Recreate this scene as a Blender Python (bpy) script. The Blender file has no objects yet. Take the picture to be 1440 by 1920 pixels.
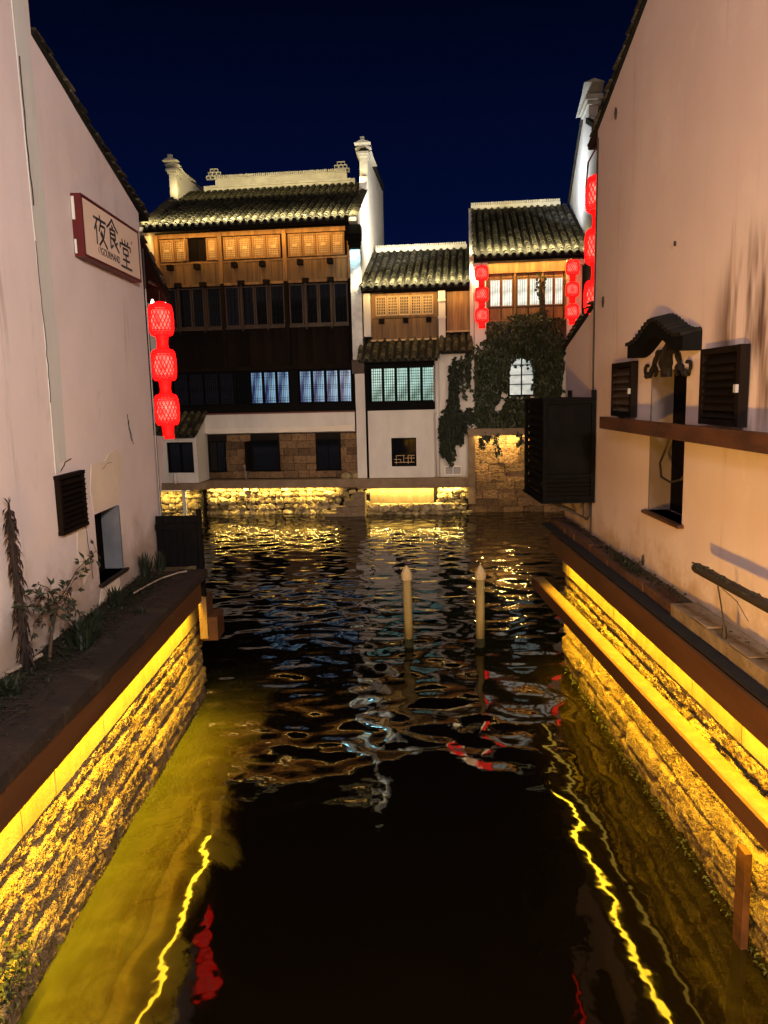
import bpy, math, random
import numpy as np
from mathutils import Matrix, Vector, noise as mnoise
R = math.radians
rnd = random.Random(7)
sc = bpy.context.scene
col = sc.collection

# ------------------------------------------------------------------ camera
cam = bpy.data.cameras.new('camera'); camo = bpy.data.objects.new('camera', cam); col.objects.link(camo)
cam.sensor_width = 36; cam.lens = 27.04; cam.clip_start = 0.05; cam.clip_end = 2000
P, RO = R(8.7), R(1.4)
fw = Vector((0, math.cos(P), -math.sin(P))); u0 = Vector((0, math.sin(P), math.cos(P))); r0 = Vector((1, 0, 0))
upv = u0*math.cos(RO) + r0*math.sin(RO); rtv = r0*math.cos(RO) - u0*math.sin(RO)
m3 = Matrix((rtv, upv, -fw)).transposed()
camo.matrix_world = Matrix.Translation((0, 0, 4.0)) @ m3.to_4x4()
sc.camera = camo

# ------------------------------------------------------------------ world: clear night sky, deep blue
wd = bpy.data.worlds.new('World'); sc.world = wd; wd.use_nodes = True
nt = wd.node_tree; nt.nodes.clear()
out = nt.nodes.new('ShaderNodeOutputWorld'); bg = nt.nodes.new('ShaderNodeBackground')
tc = nt.nodes.new('ShaderNodeTexCoord'); sp = nt.nodes.new('ShaderNodeSeparateXYZ'); rp = nt.nodes.new('ShaderNodeValToRGB')
nt.links.new(tc.outputs['Generated'], sp.inputs[0]); nt.links.new(sp.outputs['Z'], rp.inputs[0])
rp.color_ramp.elements[0].position = 0.0; rp.color_ramp.elements[0].color = (0.0014, 0.0078, 0.050, 1)
rp.color_ramp.elements[1].position = 0.50; rp.color_ramp.elements[1].color = (0.0003, 0.0006, 0.0035, 1)
e = rp.color_ramp.elements.new(0.20); e.color = (0.0008, 0.0036, 0.027, 1)
nt.links.new(rp.outputs[0], bg.inputs[0]); bg.inputs[1].default_value = 1.0
nt.links.new(bg.outputs[0], out.inputs[0])

# the town's diffuse glow from behind the bridge: one very soft, weak sun
SUN_S = 0.32
sl = bpy.data.lights.new('sun', 'SUN'); sl.energy = SUN_S; sl.angle = R(120); sl.color = (1.0, 0.82, 0.74)
so = bpy.data.objects.new('sun', sl); col.objects.link(so); so.rotation_euler = (R(52), 0, 0)
sc.view_settings.view_transform = 'Standard'; sc.view_settings.look = 'None'
sc.view_settings.exposure = 0.0; sc.view_settings.gamma = 1.0; sc.view_settings.use_curve_mapping = False
sc.cycles.use_denoising = True
sc.cycles.max_bounces = 6
sc.cycles.sample_clamp_indirect = 6

O = Vector((-0.5, 25.95, 0)); AZ = R(-6.3)
RZ = Matrix.Translation(O) @ Matrix.Rotation(AZ, 4, 'Z')
def Wp(u, d, z): return RZ @ Vector((u, d, z))

def area(name, loc, target, sx, sy, watts, color, along=None, spread=180):
    """area lamp at loc shining towards target; sx runs along the vector 'along'"""
    l = bpy.data.lights.new(name, 'AREA'); l.shape = 'RECTANGLE'; l.size = sx; l.size_y = sy
    l.energy = watts; l.color = color; l.spread = R(spread)
    o = bpy.data.objects.new(name, l); col.objects.link(o)
    loc = Vector(loc); z = (loc - Vector(target)).normalized()
    x = Vector(along if along else (1, 0, 0)); x = (x - z*x.dot(z)).normalized(); y = z.cross(x)
    o.matrix_world = Matrix.Translation(loc) @ Matrix((x, y, z)).transposed().to_4x4()
    return o
YEL = (1.0, 0.56, 0.02); WARM = (1.0, 0.66, 0.22); CREAM = (1.0, 0.80, 0.38); CYAN = (0.38, 0.86, 1.0)
UF = (math.cos(AZ), math.sin(AZ), 0)
# LED strips along the canal (each sits under a beam that is built below)
area('quay_led', (-2.33, 4.8, 1.63), (-2.40, 4.8, 0), 9.0, 0.06, 62, YEL, (0, 1, 0))
area('quay_spot', (-2.31, 4.8, 1.625), (-2.56, 4.8, 0), 9.0, 0.03, 330, YEL, (0, 1, 0), 84)
area('quay_led', (2.47, 5.3, 1.77), (2.53, 5.3, 0), 10.8, 0.05, 62, YEL, (0, 1, 0))
area('quay_spot', (2.455, 5.3, 1.76), (2.64, 5.3, 0.6), 10.8, 0.03, 230, YEL, (0, 1, 0), 90)
area('shelf_led', (2.40, 5.8, 1.075), (2.62, 5.8, -0.1), 10.6, 0.03, 190, YEL, (-0.03, 1, 0), 100)
area('far_led', Wp(-3.3, -0.17, 0.93), Wp(-3.3, -0.05, 0), 4.4, 0.03, 165, (1.0, 0.67, 0.16), UF)
area('far_led', Wp(-6.5, -1.02, 0.93), Wp(-6.5, -0.8, 0), 1.6, 0.03, 38, (1.0, 0.67, 0.16), UF)
area('far_led', Wp(1.6, -0.15, 0.88), Wp(1.6, -0.02, 0), 3.2, 0.03, 115, (1.0, 0.70, 0.20), UF)
area('far_led', Wp(4.45, -0.12, 2.60), Wp(4.45, 0.1, 0), 1.6, 0.03, 120, (1.0, 0.66, 0.2), UF)
# wall washers under the eaves, lamps along the tile edges and ridge
area('eave_led', Wp(-3.8, -0.22, 9.42), Wp(-3.8, 0.20, 8.4), 6.6, 0.04, 125, (1.0, 0.56, 0.13), UF)
area('eave_led', Wp(1.75, -0.10, 7.26), Wp(1.75, 0.20, 6.5), 3.3, 0.04, 34, (1.0, 0.64, 0.2), UF)
area('eave_led', Wp(5.3, -0.25, 8.06), Wp(5.3, 0.15, 7.2), 2.9, 0.04, 62, (1.0, 0.64, 0.2), UF)
area('roof_led', Wp(-3.6, -0.56, 10.02), Wp(-3.6, -0.30, 9.76), 6.8, 0.04, 640, (1.0, 0.84, 0.46), UF, 125)
area('roof_led', Wp(1.75, -0.44, 7.92), Wp(1.75, -0.14, 7.66), 3.4, 0.04, 300, (1.0, 0.84, 0.46), UF, 140)
area('roof_led', Wp(5.3, -0.60, 8.72), Wp(5.3, -0.30, 8.46), 3.3, 0.04, 320, (1.0, 0.84, 0.46), UF, 140)
area('ridge_led', Wp(-3.7, 2.45, 11.45), Wp(-3.7, 4.2, 12.5), 7.0, 0.04, 105, CREAM, UF)
area('ridge_led', Wp(1.75, 3.3, 9.4), Wp(1.75, 4.2, 9.7), 3.3, 0.04, 8, CREAM, UF)
area('ridge_led', Wp(5.2, 4.2, 10.85), Wp(5.2, 5.1, 11.2), 3.2, 0.04, 14, CREAM, UF)
area('corner_led', Wp(-0.26, -0.36, 8.68), Wp(-0.26, 0.0, 6.5), 0.22, 0.05, 11, CYAN, UF)
area('gable_flood', Wp(1.6, 1.2, 9.6), Wp(-0.1, 3.0, 11.0), 0.5, 0.3, 230, (1.0, 0.93, 0.80), UF)
area('gable_flood', Wp(5.9, 2.2, 10.6), Wp(7.3, 2.6, 11.6), 0.5, 0.3, 110, (0.85, 0.92, 1.0), UF)
# eave lamps of the near houses that shine across the water on the far fronts
area('bank_flood', (-3.6, 11.8, 5.35), Wp(-2.0, 0, 3.0), 0.6, 0.3, 135, (1.0, 0.72, 0.53), (1, 0, 0), 90)
area('bank_flood', (4.2, 13.0, 4.3), Wp(2.2, 0, 2.6), 0.6, 0.3, 120, (1.0, 0.72, 0.53), (1, 0, 0), 90)
# lamps on the bridge behind the viewer and a low warm floodlight under it
area('bridge_lamp', (1.6, -2.2, 6.2), (-3.0, 8.0, 4.6), 0.8, 0.8, 980, (1.0, 0.83, 0.765), (1, 0, 0))
area('bridge_lamp', (-1.6, -2.2, 6.2), (2.8, 8.5, 5.2), 0.8, 0.8, 185, (1.0, 0.77, 0.75), (1, 0, 0))
area('under_bridge_lamp', (-1.6, 1.0, 1.5), (2.8, 6.5, 3.0), 0.5, 0.3, 240, (1.0, 0.49, 0.045), (1, 0, 0), 120)

# ------------------------------------------------------------------ materials
def mat(name, c1, c2=None, rough=0.8, scale=4.0, bump=0.0, bscale=30.0, stretch=(1, 1, 1), var=0.0, spec=0.3,
        spots=None, sscale=2.0, sthr=0.55, emit=None, estr=0.0, bdist=0.02, detail=6):
    m = bpy.data.materials.new(name); m.use_nodes = True
    n, L = m.node_tree.nodes, m.node_tree.links
    b = n['Principled BSDF']; b.inputs['Roughness'].default_value = rough
    b.inputs['Specular IOR Level'].default_value = spec
    tc = n.new('ShaderNodeTexCoord'); mp = n.new('ShaderNodeMapping'); mp.inputs['Scale'].default_value = stretch
    L.new(tc.outputs['Object'], mp.inputs[0])
    oi = n.new('ShaderNodeObjectInfo')
    ad = n.new('ShaderNodeVectorMath'); ad.operation = 'ADD'
    ml = n.new('ShaderNodeMath'); ml.operation = 'MULTIPLY'; ml.inputs[1].default_value = 37.0
    L.new(oi.outputs['Random'], ml.inputs[0])
    L.new(mp.outputs[0], ad.inputs[0]); L.new(ml.outputs[0], ad.inputs[1])
    src = ad.outputs[0]
    c2 = c2 or c1
    nz = n.new('ShaderNodeTexNoise'); nz.inputs['Scale'].default_value = scale; nz.inputs['Detail'].default_value = detail
    nz.inputs['Roughness'].default_value = 0.6
    L.new(src, nz.inputs['Vector'])
    rp = n.new('ShaderNodeValToRGB'); rp.color_ramp.elements[0].position = 0.35; rp.color_ramp.elements[1].position = 0.65
    rp.color_ramp.elements[0].color = (*c1, 1); rp.color_ramp.elements[1].color = (*c2, 1)
    L.new(nz.outputs[0], rp.inputs[0]); cur = rp.outputs[0]
    if spots:
        n2 = n.new('ShaderNodeTexNoise'); n2.inputs['Scale'].default_value = sscale; n2.inputs['Detail'].default_value = 8
        n2.inputs['Roughness'].default_value = 0.7
        L.new(src, n2.inputs['Vector'])
        r2 = n.new('ShaderNodeValToRGB'); r2.color_ramp.elements[0].position = sthr; r2.color_ramp.elements[1].position = sthr+0.12
        L.new(n2.outputs[0], r2.inputs[0])
        mx = n.new('ShaderNodeMix'); mx.data_type = 'RGBA'
        L.new(r2.outputs[0], mx.inputs[0]); L.new(cur, mx.inputs[6]); mx.inputs[7].default_value = (*spots, 1)
        cur = mx.outputs[2]
    if var:
        hs = n.new('ShaderNodeHueSaturation'); mr = n.new('ShaderNodeMapRange')
        mr.inputs[3].default_value = 1-var; mr.inputs[4].default_value = 1+var
        L.new(oi.outputs['Random'], mr.inputs[0]); L.new(mr.outputs[0], hs.inputs['Value']); L.new(cur, hs.inputs['Color'])
        cur = hs.outputs[0]
    L.new(cur, b.inputs['Base Color'])
    if bump:
        n3 = n.new('ShaderNodeTexNoise'); n3.inputs['Scale'].default_value = bscale; n3.inputs['Detail'].default_value = 5
        L.new(src, n3.inputs['Vector'])
        bp = n.new('ShaderNodeBump'); bp.inputs['Strength'].default_value = bump; bp.inputs['Distance'].default_value = bdist
        L.new(n3.outputs[0], bp.inputs['Height']); L.new(bp.outputs[0], b.inputs['Normal'])
    if emit:
        b.inputs['Emission Color'].default_value = (*emit, 1); b.inputs['Emission Strength'].default_value = estr
    return m
def glow(name, c1, c2, s, scale=1.0, stretch=(1, 1, 1), lo=0.35, hi=0.65):
    """a lit pane: uneven light from the room behind"""
    m = bpy.data.materials.new(name); m.use_nodes = True
    n, L = m.node_tree.nodes, m.node_tree.links; b = n['Principled BSDF']
    b.inputs['Base Color'].default_value = (0.02, 0.02, 0.02, 1); b.inputs['Roughness'].default_value = 0.3
    tc = n.new('ShaderNodeTexCoord'); mp = n.new('ShaderNodeMapping'); mp.inputs['Scale'].default_value = stretch
    L.new(tc.outputs['Object'], mp.inputs[0])
    nz = n.new('ShaderNodeTexNoise'); nz.inputs['Scale'].default_value = scale; nz.inputs['Detail'].default_value = 3
    L.new(mp.outputs[0], nz.inputs['Vector'])
    rp = n.new('ShaderNodeValToRGB'); rp.color_ramp.elements[0].position = lo; rp.color_ramp.elements[1].position = hi
    rp.color_ramp.elements[0].color = (*c1, 1); rp.color_ramp.elements[1].color = (*c2, 1)
    L.new(nz.outputs[0], rp.inputs[0]); L.new(rp.outputs[0], b.inputs['Emission Color']); b.inputs['Emission Strength'].default_value = s
    return m
M = {}
M['plaster'] = mat('plaster', (0.68, 0.62, 0.60), (0.58, 0.525, 0.51), 0.9, 0.7, 0.10, 9, (1, 1, 0.7), spots=(0.52, 0.45, 0.37), sscale=0.8, sthr=0.62)
M['plaster_r'] = mat('plaster_warm', (0.58, 0.475, 0.44), (0.51, 0.40, 0.37), 0.9, 0.5, 0.08, 9, (1, 1, 0.7), spots=(0.50, 0.38, 0.29), sscale=0.6, sthr=0.64)
def weather(m, z0, z1, dirt, streak, shadow_fan=None):
    """damp foot, drip streaks and a painted shadow fan on a plaster wall (all world-fixed, with ragged outlines)"""
    n, L = m.node_tree.nodes, m.node_tree.links; b = n['Principled BSDF']; cur = b.inputs['Base Color'].links[0].from_socket
    tc = n.new('ShaderNodeTexCoord'); sp = n.new('ShaderNodeSeparateXYZ'); L.new(tc.outputs['Object'], sp.inputs[0])
    def nz(scale, st, det=6):
        mp = n.new('ShaderNodeMapping'); mp.inputs['Scale'].default_value = st; L.new(tc.outputs['Object'], mp.inputs[0])
        q = n.new('ShaderNodeTexNoise'); q.inputs['Scale'].default_value = scale; q.inputs['Detail'].default_value = det; q.inputs['Roughness'].default_value = 0.65; L.new(mp.outputs[0], q.inputs['Vector']); return q.outputs[0]
    def mth(op, a, c):
        q = n.new('ShaderNodeMath'); q.operation = op
        for i, v in enumerate((a, c)):
            if isinstance(v, (int, float)): q.inputs[i].default_value = v
            else: L.new(v, q.inputs[i])
        return q.outputs[0]
    def rng(v, a, c, d=0.0, e=1.0):
        q = n.new('ShaderNodeMapRange'); q.interpolation_type = 'SMOOTHSTEP'; L.new(v, q.inputs[0])
        for i, x in enumerate((a, c, d, e)): q.inputs[i+1].default_value = x
        return q.outputs[0]
    def mix(f, c):
        nonlocal cur
        q = n.new('ShaderNodeMix'); q.data_type = 'RGBA'; L.new(f, q.inputs[0]); L.new(cur, q.inputs[6]); q.inputs[7].default_value = (*c, 1); cur = q.outputs[2]
    zz = mth('ADD', sp.outputs['Z'], mth('MULTIPLY', mth('SUBTRACT', nz(2.2, (1, 1, 1)), 0.5), 1.5))
    mix(mth('MULTIPLY', rng(zz, z1, z0), 0.88), dirt)
    st = mth('MULTIPLY', rng(nz(5.0, (1, 1, 0.07)), 0.55, 0.72), rng(nz(0.7, (1, 1, 0.8)), 0.46, 0.62)); mix(mth('MULTIPLY', st, 0.75), streak)
    ed = mth('MULTIPLY', rng(nz(1.1, (1, 1, 1), 8), 0.585, 0.60), 0.12 if shadow_fan else 0.30); mix(ed, tuple(min(1, x*1.12) for x in (0.60, 0.55, 0.48)))
    if shadow_fan:  # fan of shadow above the near shutter, painted into the wall colour
        y, z, ry, rz, c = shadow_fan
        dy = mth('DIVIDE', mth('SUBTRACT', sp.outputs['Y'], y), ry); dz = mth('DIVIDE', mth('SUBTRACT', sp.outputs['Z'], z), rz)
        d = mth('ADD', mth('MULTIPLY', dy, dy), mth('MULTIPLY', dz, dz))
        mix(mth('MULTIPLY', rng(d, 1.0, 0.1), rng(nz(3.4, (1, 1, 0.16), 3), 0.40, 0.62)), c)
    L.new(cur, b.inputs['Base Color'])
weather(M['plaster'], 1.9, 2.75, (0.30, 0.24, 0.18), (0.36, 0.32, 0.28))
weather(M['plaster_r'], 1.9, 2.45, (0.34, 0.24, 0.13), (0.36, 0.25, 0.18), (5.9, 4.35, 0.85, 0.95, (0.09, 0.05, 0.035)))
M['plaster_patch'] = mat('plaster_patch', (0.66, 0.58, 0.46), (0.60, 0.54, 0.44), 0.9, 3, 0.25, 20)
M['plaster_strip'] = mat('plaster_strip', (0.56, 0.60, 0.56), (0.50, 0.52, 0.48), 0.8, 2.0, 0.2, 20, (1, 1, 0.3))
M['white_far'] = mat('lime_wash', (0.60, 0.57, 0.52), (0.48, 0.45, 0.41), 0.9, 1.2, 0.2, 12, (1, 1, 0.4), spots=(0.32, 0.28, 0.23), sscale=1.6, sthr=0.64)
M['rough_white'] = mat('rough_render', (0.62, 0.62, 0.60), (0.45, 0.45, 0.44), 0.9, 4, 1.0, 7, bdist=0.06)
M['ridge'] = mat('ridge_plaster', (0.52, 0.50, 0.42), (0.40, 0.38, 0.31), 0.9, 3.0, 0.5, 18, spots=(0.2, 0.19, 0.15), sscale=4, sthr=0.6)
M['stone'] = mat('canal_stone', (0.33, 0.25, 0.12), (0.20, 0.13, 0.055), 0.95, 5, 1.0, 48, var=0.15, spots=(0.085, 0.045, 0.02), sscale=16, sthr=0.62, bdist=0.09)
M['stone_wet'] = mat('wet_stone', (0.16, 0.11, 0.06), (0.08, 0.06, 0.03), 0.5, 6, 1.0, 30, var=0.2, bdist=0.04)
M['band'] = mat('concrete_band', (0.21, 0.165, 0.08), (0.14, 0.105, 0.045), 0.9, 4, 0.6, 90, (1, 1, 0.4), var=0.10, bdist=0.012, spots=(0.15, 0.10, 0.045), sscale=5, sthr=0.62)
M['block'] = mat('sandstone_block', (0.10, 0.058, 0.028), (0.20, 0.125, 0.062), 0.92, 6, 1.0, 16, var=0.45, spots=(0.03, 0.02, 0.012), sscale=6, sthr=0.55, bdist=0.06)
M['rubble'] = mat('rubble_stone', (0.36, 0.30, 0.16), (0.15, 0.10, 0.045), 0.9, 5, 1.0, 18, var=0.45, spots=(0.06, 0.055, 0.025), sscale=5, sthr=0.56, bdist=0.05)
M['beam'] = mat('beam_board', (0.085, 0.036, 0.012), (0.055, 0.022, 0.008), 0.6, 5, 0.15, 30, (1, 0.1, 1))
M['beam_y'] = mat('shelf_board', (0.15, 0.098, 0.036), (0.10, 0.062, 0.022), 0.7, 8, 0.3, 60)
M['beam_far'] = mat('concrete_beam', (0.21, 0.15, 0.09), (0.15, 0.10, 0.06), 0.8, 4, 0.2, 20)
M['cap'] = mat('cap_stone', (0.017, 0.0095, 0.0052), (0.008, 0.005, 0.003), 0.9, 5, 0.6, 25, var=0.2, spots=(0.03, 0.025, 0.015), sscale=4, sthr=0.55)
M['brick'] = mat('kerb_brick', (0.085, 0.038, 0.020), (0.045, 0.022, 0.013), 0.9, 8, 0.6, 30, var=0.3)
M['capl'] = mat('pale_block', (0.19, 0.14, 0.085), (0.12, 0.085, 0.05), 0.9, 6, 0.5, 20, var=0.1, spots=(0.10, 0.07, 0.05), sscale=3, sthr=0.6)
M['soil'] = mat('soil', (0.011, 0.0075, 0.0048), (0.006, 0.0045, 0.0032), 1.0, 10, 1.0, 30)
M['tile'] = mat('roof_tile', (0.060, 0.053, 0.032), (0.018, 0.017, 0.013), 0.85, 12, 0.5, 30, var=0.75, spots=(0.11, 0.10, 0.066), sscale=9, sthr=0.60, spec=0.15)
M['pan'] = mat('roof_pan', (0.014, 0.013, 0.010), (0.008, 0.008, 0.007), 0.95, 8, spec=0.1)
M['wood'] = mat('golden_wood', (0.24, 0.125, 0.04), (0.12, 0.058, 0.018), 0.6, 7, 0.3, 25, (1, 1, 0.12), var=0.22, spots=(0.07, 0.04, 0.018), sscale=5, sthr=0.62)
M['woodp'] = mat('weathered_panel', (0.15, 0.078, 0.024), (0.075, 0.038, 0.012), 0.6, 5, 0.3, 25, (2, 1, 0.10), var=0.15, spots=(0.035, 0.02, 0.008), sscale=4, sthr=0.58)
M['woodl'] = mat('pale_wood', (0.42, 0.29, 0.15), (0.32, 0.21, 0.10), 0.6, 6, 0.2, 25, (1, 1, 0.2), var=0.12)
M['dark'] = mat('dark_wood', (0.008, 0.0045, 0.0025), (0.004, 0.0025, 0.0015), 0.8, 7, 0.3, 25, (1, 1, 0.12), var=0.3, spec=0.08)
M['darkm'] = mat('mid_wood', (0.045, 0.024, 0.011), (0.026, 0.014, 0.007), 0.55, 7, 0.3, 25, (1, 1, 0.12), var=0.2)
M['black'] = mat('black_lacquer', (0.005, 0.0045, 0.0045), (0.003, 0.003, 0.003), 0.8, 5, spec=0.06)
M['rust'] = mat('rusty_brown', (0.075, 0.030, 0.012), (0.032, 0.013, 0.007), 0.6, 6, 0.3, 30, (1, 0.3, 1))
M['redwood'] = mat('red_panel', (0.13, 0.03, 0.02), (0.07, 0.02, 0.014), 0.6, 5)
M['glass'] = mat('dark_glass', (0.004, 0.005, 0.007), (0.004, 0.005, 0.007), 0.05, 1, spec=0.35)
M['void'] = mat('dark_interior', (0.006, 0.005, 0.005), None, 1.0, spec=0.0)
M['bluegrey'] = mat('blue_grey_paint', (0.11, 0.125, 0.14), (0.085, 0.095, 0.11), 0.7, 3, 0.2, 20, spots=(0.36, 0.34, 0.32), sscale=3, sthr=0.66)
M['jamb'] = mat('grey_jamb', (0.16, 0.125, 0.105), (0.12, 0.09, 0.075), 0.8, 2, 0.2, 20)
M['tile_dark'] = mat('sooty_tile', (0.016, 0.013, 0.010), (0.008, 0.007, 0.006), 0.9, 8, 0.4, 30, var=0.3, spec=0.1)
M['red_paint'] = mat('red_paint', (0.085, 0.003, 0.003), (0.06, 0.003, 0.003), 0.5, 6, spots=(0.12, 0.02, 0.015), sscale=6, sthr=0.66)
M['sign'] = mat('sign_panel', (0.74, 0.61, 0.48), (0.70, 0.57, 0.45), 0.6, 2)
M['ink'] = mat('sign_ink', (0.012, 0.014, 0.022), None, 0.5)
M['grey'] = mat('grey_metal', (0.30, 0.30, 0.29), (0.22, 0.22, 0.21), 0.5, 6)
M['iron'] = mat('dark_iron', (0.02, 0.018, 0.016), (0.03, 0.02, 0.014), 0.6, 10, 0.4, 30)
M['pipe'] = mat('pale_pipe', (0.30, 0.25, 0.20), (0.20, 0.16, 0.12), 0.6, 10)
M['post'] = mat('post_wood', (0.34, 0.27, 0.10), (0.24, 0.185, 0.065), 0.7, 8, 0.4, 30, (1, 1, 0.15))
M['post_cap'] = mat('post_cap', (0.55, 0.45, 0.24), (0.46, 0.36, 0.18), 0.7, 8)
M['leaf'] = mat('ivy_leaf', (0.026, 0.034, 0.008), (0.008, 0.013, 0.0035), 0.5, 3, spec=0.4)
M['leafd'] = mat('dark_leaf', (0.014, 0.020, 0.008), (0.008, 0.012, 0.005), 0.6, 5)
M['leafg'] = mat('green_leaf', (0.011, 0.018, 0.007), (0.006, 0.010, 0.004), 0.6, 5)
M['dry'] = mat('dry_leaf', (0.018, 0.010, 0.006), (0.010, 0.006, 0.004), 0.8, 8)
M['stem'] = mat('plant_stem', (0.055, 0.035, 0.02), (0.035, 0.022, 0.014), 0.8, 8)
M['moss'] = mat('moss', (0.03, 0.035, 0.012), (0.018, 0.018, 0.008), 1.0, 14, 0.8, 40)
M['lred'] = mat('lantern_cane', (0.60, 0.012, 0.010), None, 0.5, emit=(1.0, 0.003, 0.003), estr=3.2)
M['lcap'] = mat('lantern_cloth', (0.60, 0.012, 0.010), None, 0.6, emit=(1.0, 0.003, 0.003), estr=1.5)
M['lcore'] = glow('lantern_core', (1.0, 0.030, 0.020), (1.0, 0.17, 0.12), 2.4, 9)
M['led'] = mat('led_strip', (0.8, 0.7, 0.4), None, 0.5, emit=(1.0, 0.62, 0.08), estr=2.5)
M['ledw'] = mat('led_strip_pale', (0.8, 0.8, 0.7), None, 0.5, emit=(1.0, 0.82, 0.45), estr=2.5)
M['blue_pane'] = glow('blue_pane', (0.002, 0.018, 0.16), (0.40, 0.72, 1.0), 0.62, 1.5, (3.2, 1, 0.45), 0.40, 0.66)
M['mint_pane'] = glow('mint_pane', (0.012, 0.12, 0.085), (0.42, 0.78, 0.70), 1.0, 1.3, (1.4, 1, 0.8), 0.36, 0.62)
M['white_pane'] = glow('white_pane', (0.46, 0.46, 0.34), (1.0, 0.98, 0.84), 1.2, 1.6, (1, 1, 2), 0.3, 0.6)
M['cool_pane'] = glow('cool_pane', (0.36, 0.48, 0.46), (0.80, 0.92, 0.85), 0.55, 2.2, (1, 1, 2))
M['bulb'] = mat('lamp_glass', (0.8, 0.8, 0.8), None, 0.4, emit=(1.0, 0.86, 0.7), estr=3.0)
M['metal_wht'] = mat('white_casing', (0.8, 0.76, 0.68), (0.74, 0.70, 0.62), 0.5, 4)

# ------------------------------------------------------------------ mesh helpers
class MB:
    def __init__(s): s.v = []; s.f = []; s.sm = False
    def add(s, vs, fs):
        k = len(s.v); s.v += [tuple(v) for v in vs]; s.f += [tuple(i+k for i in f) for f in fs]; return s
    def box(s, x0, x1, y0, y1, z0, z1, M4=None, jit=0):
        x0, x1 = min(x0, x1), max(x0, x1); y0, y1 = min(y0, y1), max(y0, y1); z0, z1 = min(z0, z1), max(z0, z1)
        vs = [Vector((x, y, z)) for x in (x0, x1) for y in (y0, y1) for z in (z0, z1)]
        if jit: vs = [v + Vector([rnd.uniform(-jit, jit) for _ in range(3)]) for v in vs]
        if M4: vs = [M4 @ v for v in vs]
        return s.add(vs, [(0, 1, 3, 2), (4, 6, 7, 5), (0, 4, 5, 1), (2, 3, 7, 6), (0, 2, 6, 4), (1, 5, 7, 3)])
    def bar(s, p, q, w, h=None, up=(0, 0, 1)):
        p, q = Vector(p), Vector(q); h = h or w; d = q-p; L = d.length; d.normalize()
        upv = Vector(up)
        if abs(d.dot(upv)) > 0.98: upv = Vector((0, 1, 0)) if abs(d.y) < 0.9 else Vector((1, 0, 0))
        a = d.cross(upv).normalized(); b = a.cross(d)
        T = Matrix((d, a, b)).transposed().to_4x4(); T.translation = p
        return s.box(0, L, -w/2, w/2, -h/2, h/2, T)
    def tube(s, pts, r, n=8, cap=True):
        pts = [Vector(p) for p in pts]; rs = r if isinstance(r, (list, tuple)) else [r]*len(pts)
        vs = []; fs = []; ref = None
        for i, p in enumerate(pts):
            t = (pts[min(i+1, len(pts)-1)] - pts[max(i-1, 0)]).normalized()
            if ref is None: ref = Vector((0, 0, 1)) if abs(t.z) < 0.9 else Vector((1, 0, 0))
            a = t.cross(ref).normalized(); b = t.cross(a); ref = a.cross(t)
            for k in range(n):
                an = 2*math.pi*k/n; vs.append(p + (a*math.cos(an)+b*math.sin(an))*rs[i])
        for i in range(len(pts)-1):
            for k in range(n): fs.append((i*n+k, i*n+(k+1) % n, (i+1)*n+(k+1) % n, (i+1)*n+k))
        if cap: fs.append(tuple(range(n))); fs.append(tuple(reversed([(len(pts)-1)*n+k for k in range(n)])))
        return s.add(vs, fs)
    def lathe(s, prof, c=(0, 0, 0), n=16, cap=True):
        vs = []; fs = []
        for r, z in prof:
            for k in range(n):
                a = 2*math.pi*k/n; vs.append((c[0]+r*math.cos(a), c[1]+r*math.sin(a), c[2]+z))
        for i in range(len(prof)-1):
            for k in range(n): fs.append((i*n+k, i*n+(k+1) % n, (i+1)*n+(k+1) % n, (i+1)*n+k))
        if cap: fs.append(tuple(reversed(range(n)))); fs.append(tuple((len(prof)-1)*n+k for k in range(n)))
        return s.add(vs, fs)
    def prism(s, poly, a0, a1, axis='x'):
        """poly of (p, q) pairs extruded along an axis: x -> (y, z), y -> (x, z), z -> (x, y)"""
        def mk(p, q, a): return {'x': (a, p, q), 'y': (p, a, q), 'z': (p, q, a)}[axis]
        n = len(poly); vs = [mk(p, q, a0) for p, q in poly] + [mk(p, q, a1) for p, q in poly]
        fs = [tuple(range(n)), tuple(reversed(range(n, 2*n)))] + [(i, i+n, (i+1) % n + n, (i+1) % n) for i in range(n)]
        return s.add(vs, fs)
    def build(s, name, m, parent=None, smooth=False, loc=None):
        me = bpy.data.meshes.new(name); me.from_pydata(s.v, [], s.f); me.update()
        import bmesh
        bm = bmesh.new(); bm.from_mesh(me); bmesh.ops.recalc_face_normals(bm, faces=bm.faces); bm.to_mesh(me); bm.free()
        return link(name, me, m, parent, smooth, loc)
def link(name, me, m, parent=None, smooth=False, loc=None):
    if m and not me.materials: me.materials.append(M[m] if isinstance(m, str) else m)
    if smooth: me.polygons.foreach_set('use_smooth', [True]*len(me.polygons))
    o = bpy.data.objects.new(name, me); col.objects.link(o)
    if parent: o.parent = parent
    if loc is not None: o.location = loc
    return o
def tag(o, label, cat, group=None, kind=None):
    if label: o['label'] = label
    if cat: o['category'] = cat
    if group: o['group'] = group
    if kind: o['kind'] = kind
    return o
def thing(name, label, cat, loc=(0, 0, 0), rz=0.0, group=None, kind=None):
    o = bpy.data.objects.new(name, None); o.empty_display_size = 0.2; col.objects.link(o)
    o.location = loc; o.rotation_euler = (0, 0, rz)
    return tag(o, label, cat, group, kind)
def house(name, label): return thing(name, label, 'house', O, AZ)
def box1(name, m, parent, *b): return MB().box(*b).build(name, m, parent)
def inst(name, me, parent, loc, rot=(0, 0, 0), scl=(1, 1, 1)):
    o = bpy.data.objects.new(name, me); col.objects.link(o); o.parent = parent
    o.location = loc; o.rotation_euler = rot; o.scale = scl; return o

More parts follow.
